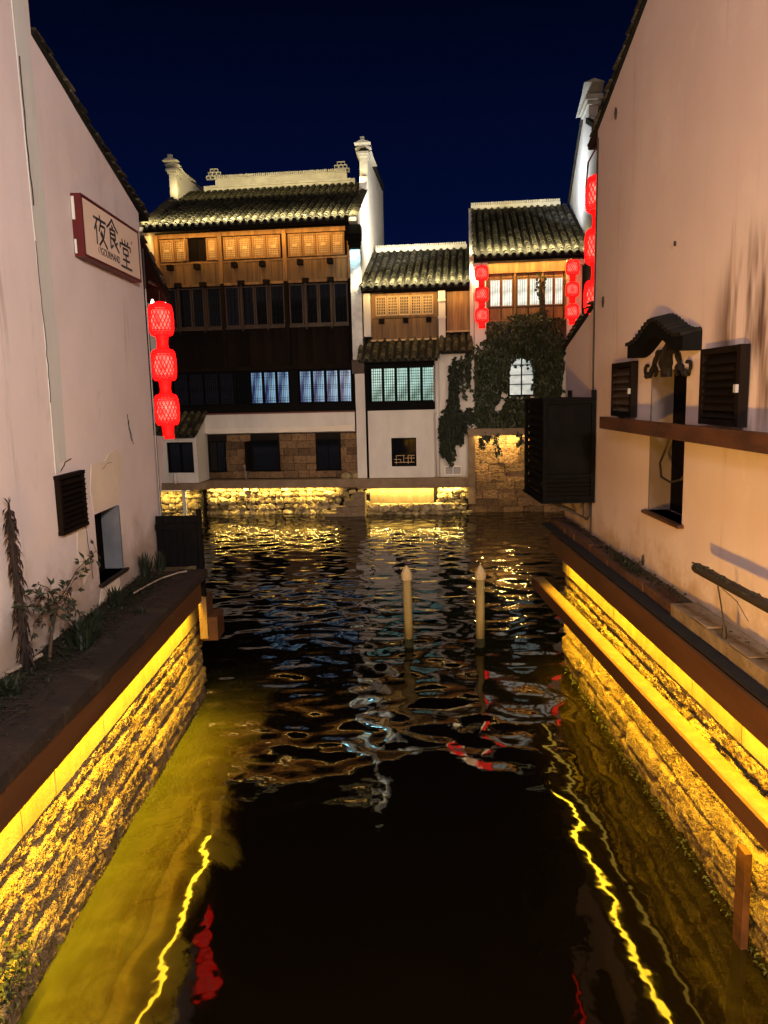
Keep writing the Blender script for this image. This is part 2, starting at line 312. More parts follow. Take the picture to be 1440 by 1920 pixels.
# ------------------------------------------------------------------ water, bed, far ground
def make_water():
    X0, X1, Y0, Y1, st = -8.0, 8.0, -1.0, 28.0, 0.05
    nx, ny = int((X1-X0)/st)+1, int((Y1-Y0)/st)+1
    x = np.linspace(X0, X1, nx); y = np.linspace(Y0, Y1, ny); X, Y = np.meshgrid(x, y)
    g = np.random.default_rng(5)
    def spec(n, l0, l1, slope, bias):
        h = np.zeros_like(X)
        for _ in range(n):
            lam = math.exp(g.uniform(math.log(l0), math.log(l1))); k = 2*math.pi/lam
            th = g.normal(math.pi/2, bias); ph = g.uniform(0, 6.28)
            h += slope/k*math.sqrt(2.0/n)*np.sin(k*(math.cos(th)*X+math.sin(th)*Y)+ph)
        return h
    sm = lambda a, b: np.clip((Y-a)/(b-a), 0, 1)**2*(3-2*np.clip((Y-a)/(b-a), 0, 1))
    patch = 0.75+0.5*np.sin(0.9*X+0.5*Y+1)*np.sin(0.55*Y-0.4*X)
    Z = spec(40, 0.22, 0.60, 0.066, 0.6)*(0.45*sm(6.7, 8.6)+0.55*sm(8.4, 13))*patch
    Z += spec(26, 0.55, 1.3, 0.034, 0.8)*(0.18+0.82*sm(6.6, 9.0))
    Z += spec(16, 0.26, 0.7, 0.013, 1.2)*(0.8+0.2*sm(5, 8))
    vs = np.stack([X, Y, Z], -1).reshape(-1, 3)
    i = np.arange(nx*ny).reshape(ny, nx); q = np.stack([i[:-1, :-1], i[:-1, 1:], i[1:, 1:], i[1:, :-1]], -1).reshape(-1, 4)
    me = bpy.data.meshes.new('water')
    side = [(-60, Y0, 0), (X0, Y0, 0), (X0, Y1, 0), (-60, Y1, 0), (X1, Y0, 0), (60, Y0, 0), (60, Y1, 0), (X1, Y1, 0)]
    n0 = len(vs); vs = np.concatenate([vs, np.array(side, float)]); q = np.concatenate([q, np.array([[n0, n0+1, n0+2, n0+3], [n0+4, n0+5, n0+6, n0+7]])])
    me.vertices.add(len(vs)); me.vertices.foreach_set('co', vs.ravel())
    me.loops.add(q.size); me.loops.foreach_set('vertex_index', q.ravel().astype(np.int32))
    me.polygons.add(len(q)); me.polygons.foreach_set('loop_start', np.arange(0, q.size, 4, dtype=np.int32))
    me.update(calc_edges=True); me.validate()
    m = bpy.data.materials.new('canal_water'); m.use_nodes = True
    n, L = m.node_tree.nodes, m.node_tree.links; b = n['Principled BSDF']
    b.inputs['IOR'].default_value = 1.36; b.inputs['Roughness'].default_value = 0.04
    b.inputs['Specular IOR Level'].default_value = 0.5
    tc = n.new('ShaderNodeTexCoord'); nz = n.new('ShaderNodeTexNoise'); nz.inputs['Scale'].default_value = 1.1; nz.inputs['Detail'].default_value = 8; nz.inputs['Roughness'].default_value = 0.62; nz.inputs['Distortion'].default_value = 0.8
    L.new(tc.outputs['Object'], nz.inputs['Vector'])
    # near-black water in the middle; lamp-lit murk painted as an olive band along walls
    def math_(op, a, b=None):
        q = n.new('ShaderNodeMath'); q.operation = op; q.use_clamp = False
        for i, v in enumerate((a, b)):
            if v is None: continue
            if isinstance(v, (int, float)): q.inputs[i].default_value = v
            else: L.new(v, q.inputs[i])
        return q.outputs[0]
    sx = n.new('ShaderNodeSeparateXYZ'); L.new(tc.outputs['Object'], sx.inputs[0])
    wob = math_('MULTIPLY', math_('SUBTRACT', nz.outputs[0], 0.5), 1.3)
    def lit_band(x, w, sg):
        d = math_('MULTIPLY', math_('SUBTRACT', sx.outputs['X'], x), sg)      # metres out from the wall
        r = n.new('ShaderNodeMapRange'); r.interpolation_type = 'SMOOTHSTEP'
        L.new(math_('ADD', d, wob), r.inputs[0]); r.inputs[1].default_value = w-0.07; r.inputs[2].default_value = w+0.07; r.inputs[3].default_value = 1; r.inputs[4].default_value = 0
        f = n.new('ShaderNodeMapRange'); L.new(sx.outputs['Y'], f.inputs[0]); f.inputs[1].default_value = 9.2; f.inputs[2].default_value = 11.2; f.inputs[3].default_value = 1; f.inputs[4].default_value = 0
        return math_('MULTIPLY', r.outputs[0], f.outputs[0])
    fac = math_('MAXIMUM', lit_band(-2.5, 0.95, 1.0), math_('MULTIPLY', lit_band(2.62, 0.55, -1.0), 0.10))
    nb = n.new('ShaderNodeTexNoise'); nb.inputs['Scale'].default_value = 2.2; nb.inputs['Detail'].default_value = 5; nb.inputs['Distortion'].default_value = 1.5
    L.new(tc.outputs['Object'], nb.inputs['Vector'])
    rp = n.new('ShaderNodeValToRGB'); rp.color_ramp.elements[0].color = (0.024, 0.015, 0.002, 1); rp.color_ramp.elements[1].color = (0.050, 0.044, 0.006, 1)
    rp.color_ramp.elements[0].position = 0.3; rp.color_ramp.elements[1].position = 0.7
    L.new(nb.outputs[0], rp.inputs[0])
    # painted band is greener close to the stones, browner farther out
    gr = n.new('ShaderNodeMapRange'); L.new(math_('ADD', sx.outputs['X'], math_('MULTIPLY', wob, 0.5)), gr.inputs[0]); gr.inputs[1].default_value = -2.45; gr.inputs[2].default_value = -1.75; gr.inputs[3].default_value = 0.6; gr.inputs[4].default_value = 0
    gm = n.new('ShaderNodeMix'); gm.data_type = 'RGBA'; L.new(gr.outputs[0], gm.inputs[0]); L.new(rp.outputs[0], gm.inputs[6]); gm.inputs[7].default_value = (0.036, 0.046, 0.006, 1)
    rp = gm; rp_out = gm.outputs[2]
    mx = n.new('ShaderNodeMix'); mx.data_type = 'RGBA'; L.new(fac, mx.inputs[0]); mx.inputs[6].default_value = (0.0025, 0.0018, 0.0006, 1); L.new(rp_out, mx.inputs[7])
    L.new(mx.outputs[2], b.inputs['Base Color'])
    n2 = n.new('ShaderNodeTexNoise'); n2.inputs['Scale'].default_value = 7; n2.inputs['Detail'].default_value = 1
    L.new(tc.outputs['Object'], n2.inputs['Vector'])
    bp = n.new('ShaderNodeBump'); bp.inputs['Strength'].default_value = 0.13; bp.inputs['Distance'].default_value = 0.012
    L.new(n2.outputs[0], bp.inputs['Height']); L.new(bp.outputs[0], b.inputs['Normal'])
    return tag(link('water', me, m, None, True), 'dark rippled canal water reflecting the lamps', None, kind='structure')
make_water()
tag(MB().box(-500, 500, 27.2, 900, -1, 0.55).build('ground', 'soil'), None, None, kind='structure')

# ------------------------------------------------------------------ canal retaining walls of big rough stones
def fbm(p, o=4): return mnoise.fractal(p, 0.9, 2.0, o)
def rough_stone(X, sgn, y0, y1, z0, z1, proud, cell=0.022, amp=0.026):
    """one block: its face looks towards sgn*X, edges worn back, surface pitted"""
    ny = max(4, int((y1-y0)/cell)); nz = max(4, int((z1-z0)/cell)); vs = []; fs = []
    sd = rnd.uniform(0, 99); tilt = rnd.uniform(-0.03, 0.03); tz = rnd.uniform(-0.06, 0.06)
    for i in range(ny+1):
        for j in range(nz+1):
            fy, fz = i/ny, j/nz; y, z = y0+(y1-y0)*fy, z0+(z1-z0)*fz
            ed = min(fy*(y1-y0), (1-fy)*(y1-y0), fz*(z1-z0), (1-fz)*(z1-z0))
            w = fbm(Vector((y*3, z*3, sd)))*0.012
            edge = min(1.0, max(0.0, (ed+w)/0.035)); edge = edge*edge*(3-2*edge)
            p = Vector((y*4, z*4, sd)); q = Vector((y*17, z*17, sd)); q2 = Vector((y*40, z*40, sd))
            dsp = proud*edge - (1-edge)*0.052 + amp*0.45*fbm(p, 3) + amp*0.5*fbm(q, 2) + amp*0.75*mnoise.noise(q2) + tilt*(fy-.5)*0.5 + tz*(fz-.5)*0.4
            if i in (0, ny) or j in (0, nz): dsp -= 0.025
            yy = y + 0.012*mnoise.noise(Vector((z*6, sd, y))) ; zz = z + 0.014*mnoise.noise(Vector((y*5, sd, z)))
            vs.append((X+sgn*dsp, yy, zz))
    W = nz+1
    for i in range(ny):
        for j in range(nz): fs.append((i*W+j, (i+1)*W+j, (i+1)*W+j+1, i*W+j+1))
    mb = MB(); mb.add(vs, fs); return mb
def quay(label, X, sgn, yend, ztop, zband, name='quay_wall'):
    t = thing(name, label, 'canal wall', (X, 0, 0))
    back = X - sgn*0.9
    MB().box(min(X-sgn*0.06, back)-X, max(X-sgn*0.06, back)-X, -1.0, yend-0.02, -0.4, ztop-0.012).build('wall_core', 'stone_wet', t)
    # courses: heights vary and joints do not line up
    z = -0.14; rows = []
    hs = [0.30, 0.27, 0.26, 0.24, 0.25, 0.26, 0.2]
    while z < zband-0.1:
        h = hs[len(rows) % 7]; z1 = min(zband, z+h)
        if zband-z1 < 0.1: z1 = zband
        rows.append((z, z1)); z = z1
    for r, (a, b) in enumerate(rows):
        y = 2.4 - rnd.uniform(0, 0.5)
        while y < yend-0.15:
            w = rnd.uniform(0.45, 1.15); y1 = min(yend, y+w)
            if yend-y1 < 0.3: y1 = yend
            pr = rnd.uniform(-0.008, 0.022) + (0.015 if r == 1 else 0)
            mb = rough_stone(0, sgn, y+0.006, y1-0.006, a+0.004, b-0.004, pr, 0.014 if y < 7 else 0.022)
            mb.build('stone', 'stone_wet' if r == 0 else 'stone', t, True)
            y = y1
    # dressed course under the beam
    y = 1.6
    while y < yend-0.05:
        y1 = min(yend, y+rnd.uniform(0.42, 0.62))
        if yend-y1 < 0.2: y1 = yend
        MB().box(-sgn*0.06, sgn*(0.028+rnd.uniform(-.004, .004)), y+0.004, y1-0.004, zband+0.006, ztop-0.005).build('band_stone', 'band', t)
        y = y1
    # end of the wall that looks on the wide canal
    for r, (a, b) in enumerate(rows):
        for k in range(2):
            MB().box(-sgn*(0.04+0.42*k), -sgn*(0.44+0.42*k), yend-0.1, yend+0.02+rnd.uniform(0, .03), a+.01, b-.01, jit=0.015).build('stone', 'stone', t)
    return t
QL = quay('rough yellow lit stone canal wall under the pink house with the sign', -2.5, 1, 10.05, 1.85, 1.12)
QR = quay('rough yellow lit stone canal wall under the orange house, with a long lit shelf', 2.62, -1, 11.0, 1.94, 1.38)
# left beam and the light strip behind it
box1('beam', 'beam', QL, 0.215, 0.25, -1, 9.12, 1.56, 1.80)
box1('light_strip', 'led', QL, 0.165, 0.195, -1, 9.1, 1.635, 1.65)
box1('beam_soffit', 'beam', QL, 0.03, 0.213, -1, 9.12, 1.70, 1.79)
box1('end_board', 'beam_y', QL, 0.205, 0.30, 9.13, 9.17, 1.08, 1.60)
box1('bracket_box', 'beam', QL, 0.06, 0.27, 9.80, 10.2, 0.84, 1.16)
box1('bracket_box', 'beam', QL, 0.03, 0.15, 9.72, 10.12, 1.17, 1.42)
# right beam, strip, and shelf
box1('beam', 'beam', QR, -0.22, -0.19, -1, 11.05, 1.715, 1.95)
box1('beam_soffit', 'beam', QR, -0.188, -0.03, -1, 11.05, 1.84, 1.935)
box1('light_strip', 'led', QR, -0.17, -0.14, -1, 11.0, 1.775, 1.79)
MB().prism([(-0.08, 0), (0.06, 0), (-0.225, 11.35), (-0.37, 11.35)], 1.115, 1.205, 'z').build('shelf', 'beam_y', QR)
MB().prism([(-0.115, -0.1), (-0.083, -0.1), (-0.373, 11.38), (-0.405, 11.38)], 1.06, 1.215, 'z').build('shelf_fascia', 'beam', QR)
MB().prism([(-0.06, 1), (-0.03, 1), (-0.27, 11.2), (-0.30, 11.2)], 1.09, 1.11, 'z').build('light_strip', 'led', QR)
for y in (3.4, 5.3, 7.2, 9.1, 10.8):
    box1('shelf_bracket', 'iron', QR, -0.24, 0.02, y, y+0.035, 1.06, 1.10)

# ------------------------------------------------------------------ ledges with cap stones
LL = thing('stone_ledge', 'dark overgrown stone ledge along the foot of the left house', 'ledge', (-2.6, 0, 1.82))
box1('ledge_bed', 'soil', LL, -0.42, 0.10, -1, 9.25, -0.02, 0.035)
y = 1.0
while y < 9.2:
    y1 = min(9.32, y+rnd.uniform(0.8, 1.3))
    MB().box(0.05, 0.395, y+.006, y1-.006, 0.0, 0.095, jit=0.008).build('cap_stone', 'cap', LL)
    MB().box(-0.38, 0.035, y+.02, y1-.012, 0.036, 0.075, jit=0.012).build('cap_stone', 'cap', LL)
    y = y1
LR = thing('stone_ledge', 'narrow brick kerbed ledge along the foot of the orange house', 'ledge', (2.6, 0, 1.94))
box1('ledge_bed', 'soil', LR, -0.16, 0.19, -1, 11.75, 0.015, 0.03)
y = 6.75
while y < 11.6:
    y1 = min(11.7, y+rnd.uniform(0.5, 0.8))
    MB().box(-0.03, 0.19, y+.006, y1-.006, 0.035, 0.125, jit=0.008).build('kerb_brick', 'brick', LR)
    y = y1
y = 2.0
for k in range(4):
    y1 = y+1.17
    MB().box(-0.05, 0.195, y+.008, y1-.008, 0.035, 0.15, jit=0.006).build('kerb_block', 'capl', LR)
    y = y1
for y in (5.2, 5.9): MB().box(-0.052, 0.08, y, y+0.3, 0.152, 0.168, jit=0.004).build('mortar_patch', 'capl', LR)

# ------------------------------------------------------------------ near houses
def wall_x(X, sgn, base, prof, openings, depth, back):
    """a house wall in the plane x = X that looks towards sgn; prof = top outline (y, z), openings (y0, y1, z0, z1) with reveals"""
    ys = sorted(set([p[0] for p in prof] + [o for q in openings for o in q[:2]]))
    def top(y, side):
        for (a, b) in zip(prof[:-1], prof[1:]):
            if a[0] == b[0]: continue
            if a[0] <= y <= b[0] and ((side > 0 and y < b[0]) or (side < 0 and y > a[0])):
                return a[1]+(b[1]-a[1])*(y-a[0])/(b[0]-a[0])
    mb = MB()
    for a, b in zip(ys[:-1], ys[1:]):
        ta, tb = top(a, 1), top(b, -1); cuts = [base]
        for o in sorted(openings, key=lambda o: o[2]):
            if o[0] <= a and b <= o[1]: cuts += [o[2], o[3]]
        for k in range(0, len(cuts), 2):
            if k+1 < len(cuts): z0, za, zb = cuts[k], cuts[k+1], cuts[k+1]
            else: z0, za, zb = cuts[k], ta, tb
            mb.add([(X, a, z0), (X, b, z0), (X, b, zb), (X, a, za)], [(0, 1, 2, 3)])
        mb.add([(X, a, ta), (X, b, tb), (back, b, tb), (back, a, ta)], [(0, 1, 2, 3)])
    for (a, b) in zip(prof[:-1], prof[1:]):
        if a[0] == b[0]: mb.add([(X, a[0], a[1]), (X, a[0], b[1]), (back, a[0], b[1]), (back, a[0], a[1])], [(0, 1, 2, 3)])
    ye, ze = prof[-1]
    mb.add([(X, ye, base), (X, ye, ze), (back, ye, ze), (back, ye, base)], [(0, 1, 2, 3)])
    for y0, y1, z0, z1 in openings:
        D = X-sgn*depth
        for y in (y0, y1): mb.add([(X, y, z0), (X, y, z1), (D, y, z1), (D, y, z0)], [(0, 1, 2, 3)])
        for z in (z0, z1): mb.add([(X, y0, z), (X, y1, z), (D, y1, z), (D, y0, z)], [(0, 1, 2, 3)])
    return mb
# --- left house
HL = thing('gable_house', 'pinkish plastered house with a shop sign and a louvred vent beside the canal', 'house', (-3.0, 0, 0))
wall_x(0, 1, 1.2, [(-4, 9.6), (7.33, 9.6), (7.33, 7.20), (10.15, 6.33)], [(7.88, 8.63, 2.10, 2.84)], 0.2, -9).build('wall', 'plaster', HL)
box1('window_back', 'void', HL, -0.24, -0.203, 7.8, 8.7, 2.05, 2.9)
box1('window_jamb', 'bluegrey', HL, -0.20, 0.004, 8.60, 8.632, 2.11, 2.83)
MB().box(-0.2, 0.05, 7.84, 8.68, 2.075, 2.10).build('window_sill', 'cap', HL)
box1('window_frame', 'black', HL, -0.199, -0.16, 7.882, 7.95, 2.102, 2.838)
# verge tiles down the gable
def tile_mesh(name, r0=0.078, r1=0.066, ln=0.36, th=0.014, seg=6):
    vs = []; fs = []
    for (r, y) in ((r0, 0), (r1, ln)):
        for k in range(seg+1):
            a = math.pi*k/seg; vs.append((r*math.cos(a), y, r*math.sin(a)))
    for k in range(seg+1):
        a = math.pi*k/seg; vs.append(((r0-th)*math.cos(a), 0, (r0-th)*math.sin(a)-0.002))
    for k in range(seg+1):
        a = math.pi*k/seg; vs.append(((r0-th)*math.cos(a), ln*0.3, (r0-th)*math.sin(a)-0.002))
    n = seg+1
    for k in range(seg):
        fs.append((k, k+1, n+k+1, n+k)); fs.append((k, 2*n+k, 2*n+k+1, k+1)); fs.append((2*n+k, 3*n+k, 3*n+k+1, 2*n+k+1))
    me = bpy.data.meshes.new(name); me.from_pydata(vs, [], fs); me.materials.append(M['tile']); me.update(); return me
TILE = tile_mesh('roof_tile'); HTILE = TILE.copy(); HTILE.materials[0] = M['tile_dark']
def verge(parent, sgn, pts, part='verge'):
    """cap of overlapping tiles running down the gable edge"""
    mb = MB()
    for (a, b) in zip(pts[:-1], pts[1:]):
        mb.bar((-sgn*0.10, a[0], a[1]+0.02), (-sgn*0.10, b[0], b[1]+0.02), 0.25, 0.04)
    v = mb.build(part, 'pan', parent)
    vt = bpy.data.meshes.get('verge_tile_mesh')
    if not vt:
        m = MB().box(-0.145, 0.145, 0, 0.20, -0.011, 0.011); vt = m.build('verge_tile', 'tile').data; vt.name = 'verge_tile_mesh'
        bpy.data.objects.remove(bpy.data.objects['verge_tile'])
    for (a, b) in zip(pts[:-1], pts[1:]):
        L = math.hypot(b[0]-a[0], b[1]-a[1]); n = max(1, int(L/0.15)); an = math.atan2(b[1]-a[1], b[0]-a[0])
        for k in range(n):
            f = k/n
            inst('verge_tile', vt, v, (-sgn*0.10+rnd.uniform(-.018, .018), a[0]+(b[0]-a[0])*f, a[1]+(b[1]-a[1])*f+0.058), (an+R(9)+rnd.uniform(-.07, .07), rnd.uniform(-.05, .05), rnd.uniform(-.06, .06)))
    return v
verge(HL, 1, [(7.36, 7.21), (8.4, 6.86), (9.4, 6.56), (10.5, 6.30)])
# pale rendered strip down the wall, patch above the window, cracks
def sheet(name, m, parent, x, pts, t=0.004):
    return MB().prism(pts, x, x+t, 'x').build(name, m, parent)
sheet('render_strip', 'plaster_strip', HL, 0.0015, [(6.93, 9.5), (7.22, 9.5), (7.30, 5.6), (7.33, 4.4), (7.28, 3.46), (7.12, 3.44), (7.13, 3.36), (7.02, 3.35), (7.05, 4.5), (7.02, 5.6)], 0.006)
sheet('render_patch', 'plaster_patch', HL, 0.0015, [(7.86, 2.86), (8.62, 2.86), (8.80, 3.20), (8.90, 3.32), (8.70, 3.46), (8.42, 3.43), (8.30, 3.36), (7.90, 3.36), (7.82, 3.1)])
sheet('render_patch', 'plaster_patch', HL, 0.0015, [(7.45, 2.2), (7.62, 2.3), (7.60, 2.78), (7.42, 2.82), (7.36, 2.6)])
sheet('render_patch', 'plaster_patch', HL, 0.0015, [(7.80, 1.9), (8.5, 1.9), (8.45, 2.06), (7.9, 2.05)])
def crack(parent, pts, x=0.004, m='iron', r=0.004):
    q = []
    for a, b in zip(pts[:-1], pts[1:]):
        for k in range(6):
            f = k/6; q.append((x, a[0]+(b[0]-a[0])*f+rnd.uniform(-.012, .012), a[1]+(b[1]-a[1])*f))
    q.append((x, *pts[-1])); return MB().tube(q, r, 4).build('crack', m, parent)
crack(HL, [(7.02, 6.9), (7.02, 6.2), (7.04, 5.7)], 0.012, r=0.007); crack(HL, [(7.02, 5.4), (7.05, 4.5), (7.03, 4.0)], 0.012, r=0.004)
crack(HL, [(9.14, 3.84), (9.2, 3.66), (9.28, 3.48)]); crack(HL, [(9.14, 3.84), (9.17, 3.66), (9.23, 3.52)])
crack(HL, [(7.13, 3.36), (7.26, 3.44), (7.4, 3.46)], r=0.006); crack(HL, [(8.2, 3.28), (8.35, 3.33), (8.5, 3.33)])
crack(HL, [(7.62, 2.80), (7.66, 2.5), (7.7, 2.2)], r=0.003)
MB().tube([(0.03, 10.13, 1.9), (0.03, 10.13, 3.6), (0.02, 10.16, 5.9)], 0.012, 6).build('cable', 'iron', HL)
MB().tube([(0.035, 10.10, 1.9), (0.035, 10.10, 3.6), (0.03, 10.13, 5.4)], 0.008, 6).build('cable', 'grey', HL)
# louvred vent
v = MB()
v.box(0.0, 0.05, 6.98, 7.02, 2.82, 3.30); v.box(0.0, 0.05, 7.54, 7.58, 2.82, 3.30)
v.box(0.0, 0.055, 6.97, 7.59, 3.30, 3.335); v.box(0.0, 0.055, 6.97, 7.59, 2.785, 2.82)
vf = v.build('vent_frame', 'dark', HL)
box1('vent_back', 'void', vf, 0.004, 0.012, 7.02, 7.54, 2.82, 3.30)
for k in range(9):
    z = 2.84+k*0.05
    MB().prism([(0.012, z+0.03), (0.06, z), (0.064, z+0.006), (0.016, z+0.036)], 7.022, 7.575, 'y').build('slat', 'dark', vf)
# low wall that carries on beyond the house corner, and the dark gate at the end of the ledge
sw = MB().prism([(10.16, 1.2), (10.30, 1.2), (10.30, 2.7), (10.66, 3.50), (10.16, 3.54)], -0.3, -0.004, 'x').build('corner_buttress', 'plaster', HL)
# small tiled pent roof round the corner with two lamps below it
pr = MB().prism([(10.14, 6.02), (11.25, 5.42), (11.25, 5.36), (10.14, 5.94)], -3.0, 0.02, 'x').build('pent_roof', 'dark', HL)
an = math.atan2(-0.6, 1.11)
for c in range(5):
    for r_ in range(5):
        inst('roof_tile', TILE, pr, (-0.05-c*0.22, 11.34-r_*0.22, 5.38+r_*0.119), (an, 0, R(180)) if False else (-an*1.0, 0, R(180)))
verge(HL, 1, [(10.14, 6.00), (11.32, 5.37)])
for k, (x, y) in enumerate(((-0.14, 11.0), (-0.02, 11.2), (-0.5, 11.05))):
    lp = MB().lathe([(0.012, 0.05), (0.03, 0.0), (0.026, -0.02), (0.0, -0.028)], (x, y, 5.33 - 0.02*k), 10).build('eave_lamp', 'bulb', HL, True)
box1('front_wall_post', 'metal_wht', HL, -0.42, -0.16, 10.5, 10.56, 4.9, 5.25)
box1('corner_post', 'dark', HL, -0.22, -0.05, 10.20, 10.30, 3.58, 5.9)
box1('front_board', 'dark', HL, -0.9, -0.10, 10.152, 10.19, 3.5, 5.6)
g = thing('dark_gate', 'black boarded gate at the far end of the left stone ledge', 'gate', (-2.72, 9.85, 1.35))
for k in range(6): MB().box(-0.235+k*0.087, -0.152+k*0.087, -0.02, 0.02, 0.06, 1.16, jit=0.003).build('plank', 'black', g)
for z in (0.2, 0.98): box1('rail', 'black', g, -0.24, 0.29, -0.05, -0.021, z, z+0.08)
box1('post', 'black', g, 0.292, 0.35, -0.03, 0.04, -0.1, 1.24)

# --- shop sign
sg = thing('shop_sign', 'cream box sign with red rim and black characters on the pink wall', 'sign', (-2.995, 8.80, 5.71)); sg.scale = (0.58, 1.035, 1.035)
box1('sign_case', 'red_paint', sg, 0.0, 0.155, -0.85, 0.90, -0.28, 0.30)
mb = MB().box(0.156, 0.17, -0.82, 0.87, -0.25, 0.27); mb.build('sign_face', 'sign', sg)
fr = MB(); fr.box(0.156, 0.178, -0.85, 0.90, 0.272, 0.30); fr.box(0.156, 0.178, -0.85, 0.90, -0.28, -0.252); fr.box(0.156, 0.178, -0.85, -0.822, -0.251, 0.271); fr.box(0.156, 0.178, 0.872, 0.90, -0.251, 0.271)
fr.build('sign_rim', 'red_paint', sg)
box1('side_plate', 'plaster_strip', sg, 0.01, 0.06, -0.862, -0.852, 0.06, 0.27); box1('side_plate', 'plaster_strip', sg, 0.015, 0.05, -0.862, -0.852, -0.25, -0.12)
GL = {
 'ye': [[(.5, 1), (.52, .88)], [(.02, .84), (.98, .84)], [(.3, .84), (.05, .45)], [(.2, .62), (.2, 0)], [(.58, .82), (.40, .45)], [(.52, .67), (.88, .67), (.74, .32), (.36, .0)], [(.56, .5), (.68, .36)], [(.48, .42), (.98, .0)]],
 'shi': [[(.5, 1), (.28, .8), (.02, .66)], [(.5, 1), (.72, .8), (.98, .66)], [(.44, .79), (.56, .72)], [(.28, .66), (.72, .66), (.72, .37)], [(.28, .66), (.28, .03), (.5, .16)], [(.28, .52), (.72, .52)], [(.28, .37), (.72, .37)], [(.48, .37), (.98, .0)], [(.88, .3), (.64, .18)]],
 'tang': [[(.5, 1), (.5, .82)], [(.22, .97), (.31, .85)], [(.78, .97), (.69, .85)], [(.05, .64), (.05, .81), (.95, .81), (.95, .64)], [(.28, .68), (.72, .68), (.72, .48), (.28, .48), (.28, .68)], [(.2, .28), (.8, .28)], [(.5, .48), (.5, .03)], [(.02, .03), (.98, .03)]],
}
def glyph(k, y0, z0, w, h, t):
    mb = MB(); i = 0
    for st in GL[k]:
        for a, b in zip(st[:-1], st[1:]):
            x = 0.1735 + i*0.0006; i += 1
            mb.bar((x, y0+a[0]*w, z0+a[1]*h), (x, y0+b[0]*w, z0+b[1]*h), t, 0.005, up=(1, 0, 0))
    return mb.build('character', 'ink', sg)
glyph('ye', -0.56, -0.10, 0.36, 0.30, 0.024); glyph('shi', -0.19, -0.075, 0.35, 0.31, 0.024); glyph('tang', 0.19, -0.205, 0.38, 0.31, 0.024)
def text(body, parent, loc, size, ex=0.002, name='lettering', sx=1.0, m='ink', rot=(R(90), 0, R(90))):
    c = bpy.data.curves.new(name, 'FONT'); c.body = body; c.size = size; c.extrude = ex; c.materials.append(M[m])
    o = bpy.data.objects.new(name, c); col.objects.link(o); o.parent = parent; o.location = loc; o.rotation_euler = rot; o.scale = (sx, 1, 1)
    bpy.context.view_layer.update(); me = bpy.data.meshes.new_from_object(o.evaluated_get(bpy.context.evaluated_depsgraph_get()))
    q = bpy.data.objects.new(name, me); col.objects.link(q); q.parent = parent; q.location = loc; q.rotation_euler = rot; q.scale = (sx, 1, 1)
    bpy.data.objects.remove(o); q.name = name; return q
text('!GOURMAND', sg, (0.1735, -0.42, -0.185), 0.105, sx=0.92); text('\u20dd'.replace('\u20dd', '('), sg, (0.1735, -0.47, -0.165), 0.07)
text('R', sg, (0.1735, 0.60, 0.10), 0.045)

# --- right house
HR = thing('gable_house', 'tall orange lit plastered house with tiled window hood and shutters beside the canal', 'house', (2.8, 0, 0))
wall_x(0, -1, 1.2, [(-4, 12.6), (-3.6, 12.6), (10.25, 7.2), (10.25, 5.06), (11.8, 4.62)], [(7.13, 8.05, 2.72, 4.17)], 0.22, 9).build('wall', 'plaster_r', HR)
box1('window_back', 'void', HR, 0.223, 0.26, 7.0, 8.2, 2.65, 4.25)
box1('window_jamb', 'jamb', HR, -0.004, 0.219, 8.02, 8.052, 2.73, 4.16)
box1('window_sill', 'rust', HR, -0.06, 0.21, 7.08, 8.1, 2.69, 2.72)
MB().box(0.12, 0.218, 7.132, 7.20, 2.725, 4.165).build('window_frame', 'black', HR)
verge(HR, -1, [(-3.6, 12.62), (8.4, 7.95), (10.62, 7.08)]); verge(HR, -1, [(10.3, 5.07), (11.95, 4.60)])
MB().tube([(-0.012, 10.24, 1.95), (-0.012, 10.24, 5.0), (-0.012, 10.20, 7.1)], 0.012, 6).build('cable', 'iron', HR)
MB().tube([(-0.02, 10.25, 7.0), (-0.05, 10.5, 6.9), (-0.05, 10.6, 6.6)], 0.012, 6).build('cable', 'iron', HR)
for y, z, s in ((9.47, 7.14, .05), (9.85, 5.07, .05), (7.5, 5.33, .018), (8.14, 2.16, .045), (8.45, 2.07, .03), (5.6, 6.0, .03), (9.3, 4.2, .03), (9.1, 2.0, 0.03)):
    MB().prism([(y, z-s*1.3), (y+s*.55, z), (y, z+s*1.3), (y-s*.55, z)], -0.022, 0.01, 'x').build('wall_anchor', 'iron', HR)
# shelf beam across the window
sb = thing('timber_shelf', 'long brown timber beam shelf fixed across the tall window of the orange house', 'shelf', (2.8, 0, 3.6))
MB().prism([(-0.25, -0.05), (-0.22, -0.05), (-0.02, 0.02), (-0.02, 0.06), (-0.25, 0.0)], 3.2, 8.92, 'y').build('board', 'rust', sb)
box1('front_rail', 'rust', sb, -0.28, -0.252, 3.2, 8.95, -0.05, 0.085)
box1('end_cap', 'rust', sb, -0.25, -0.003, 8.921, 8.95, -0.05, 0.085)
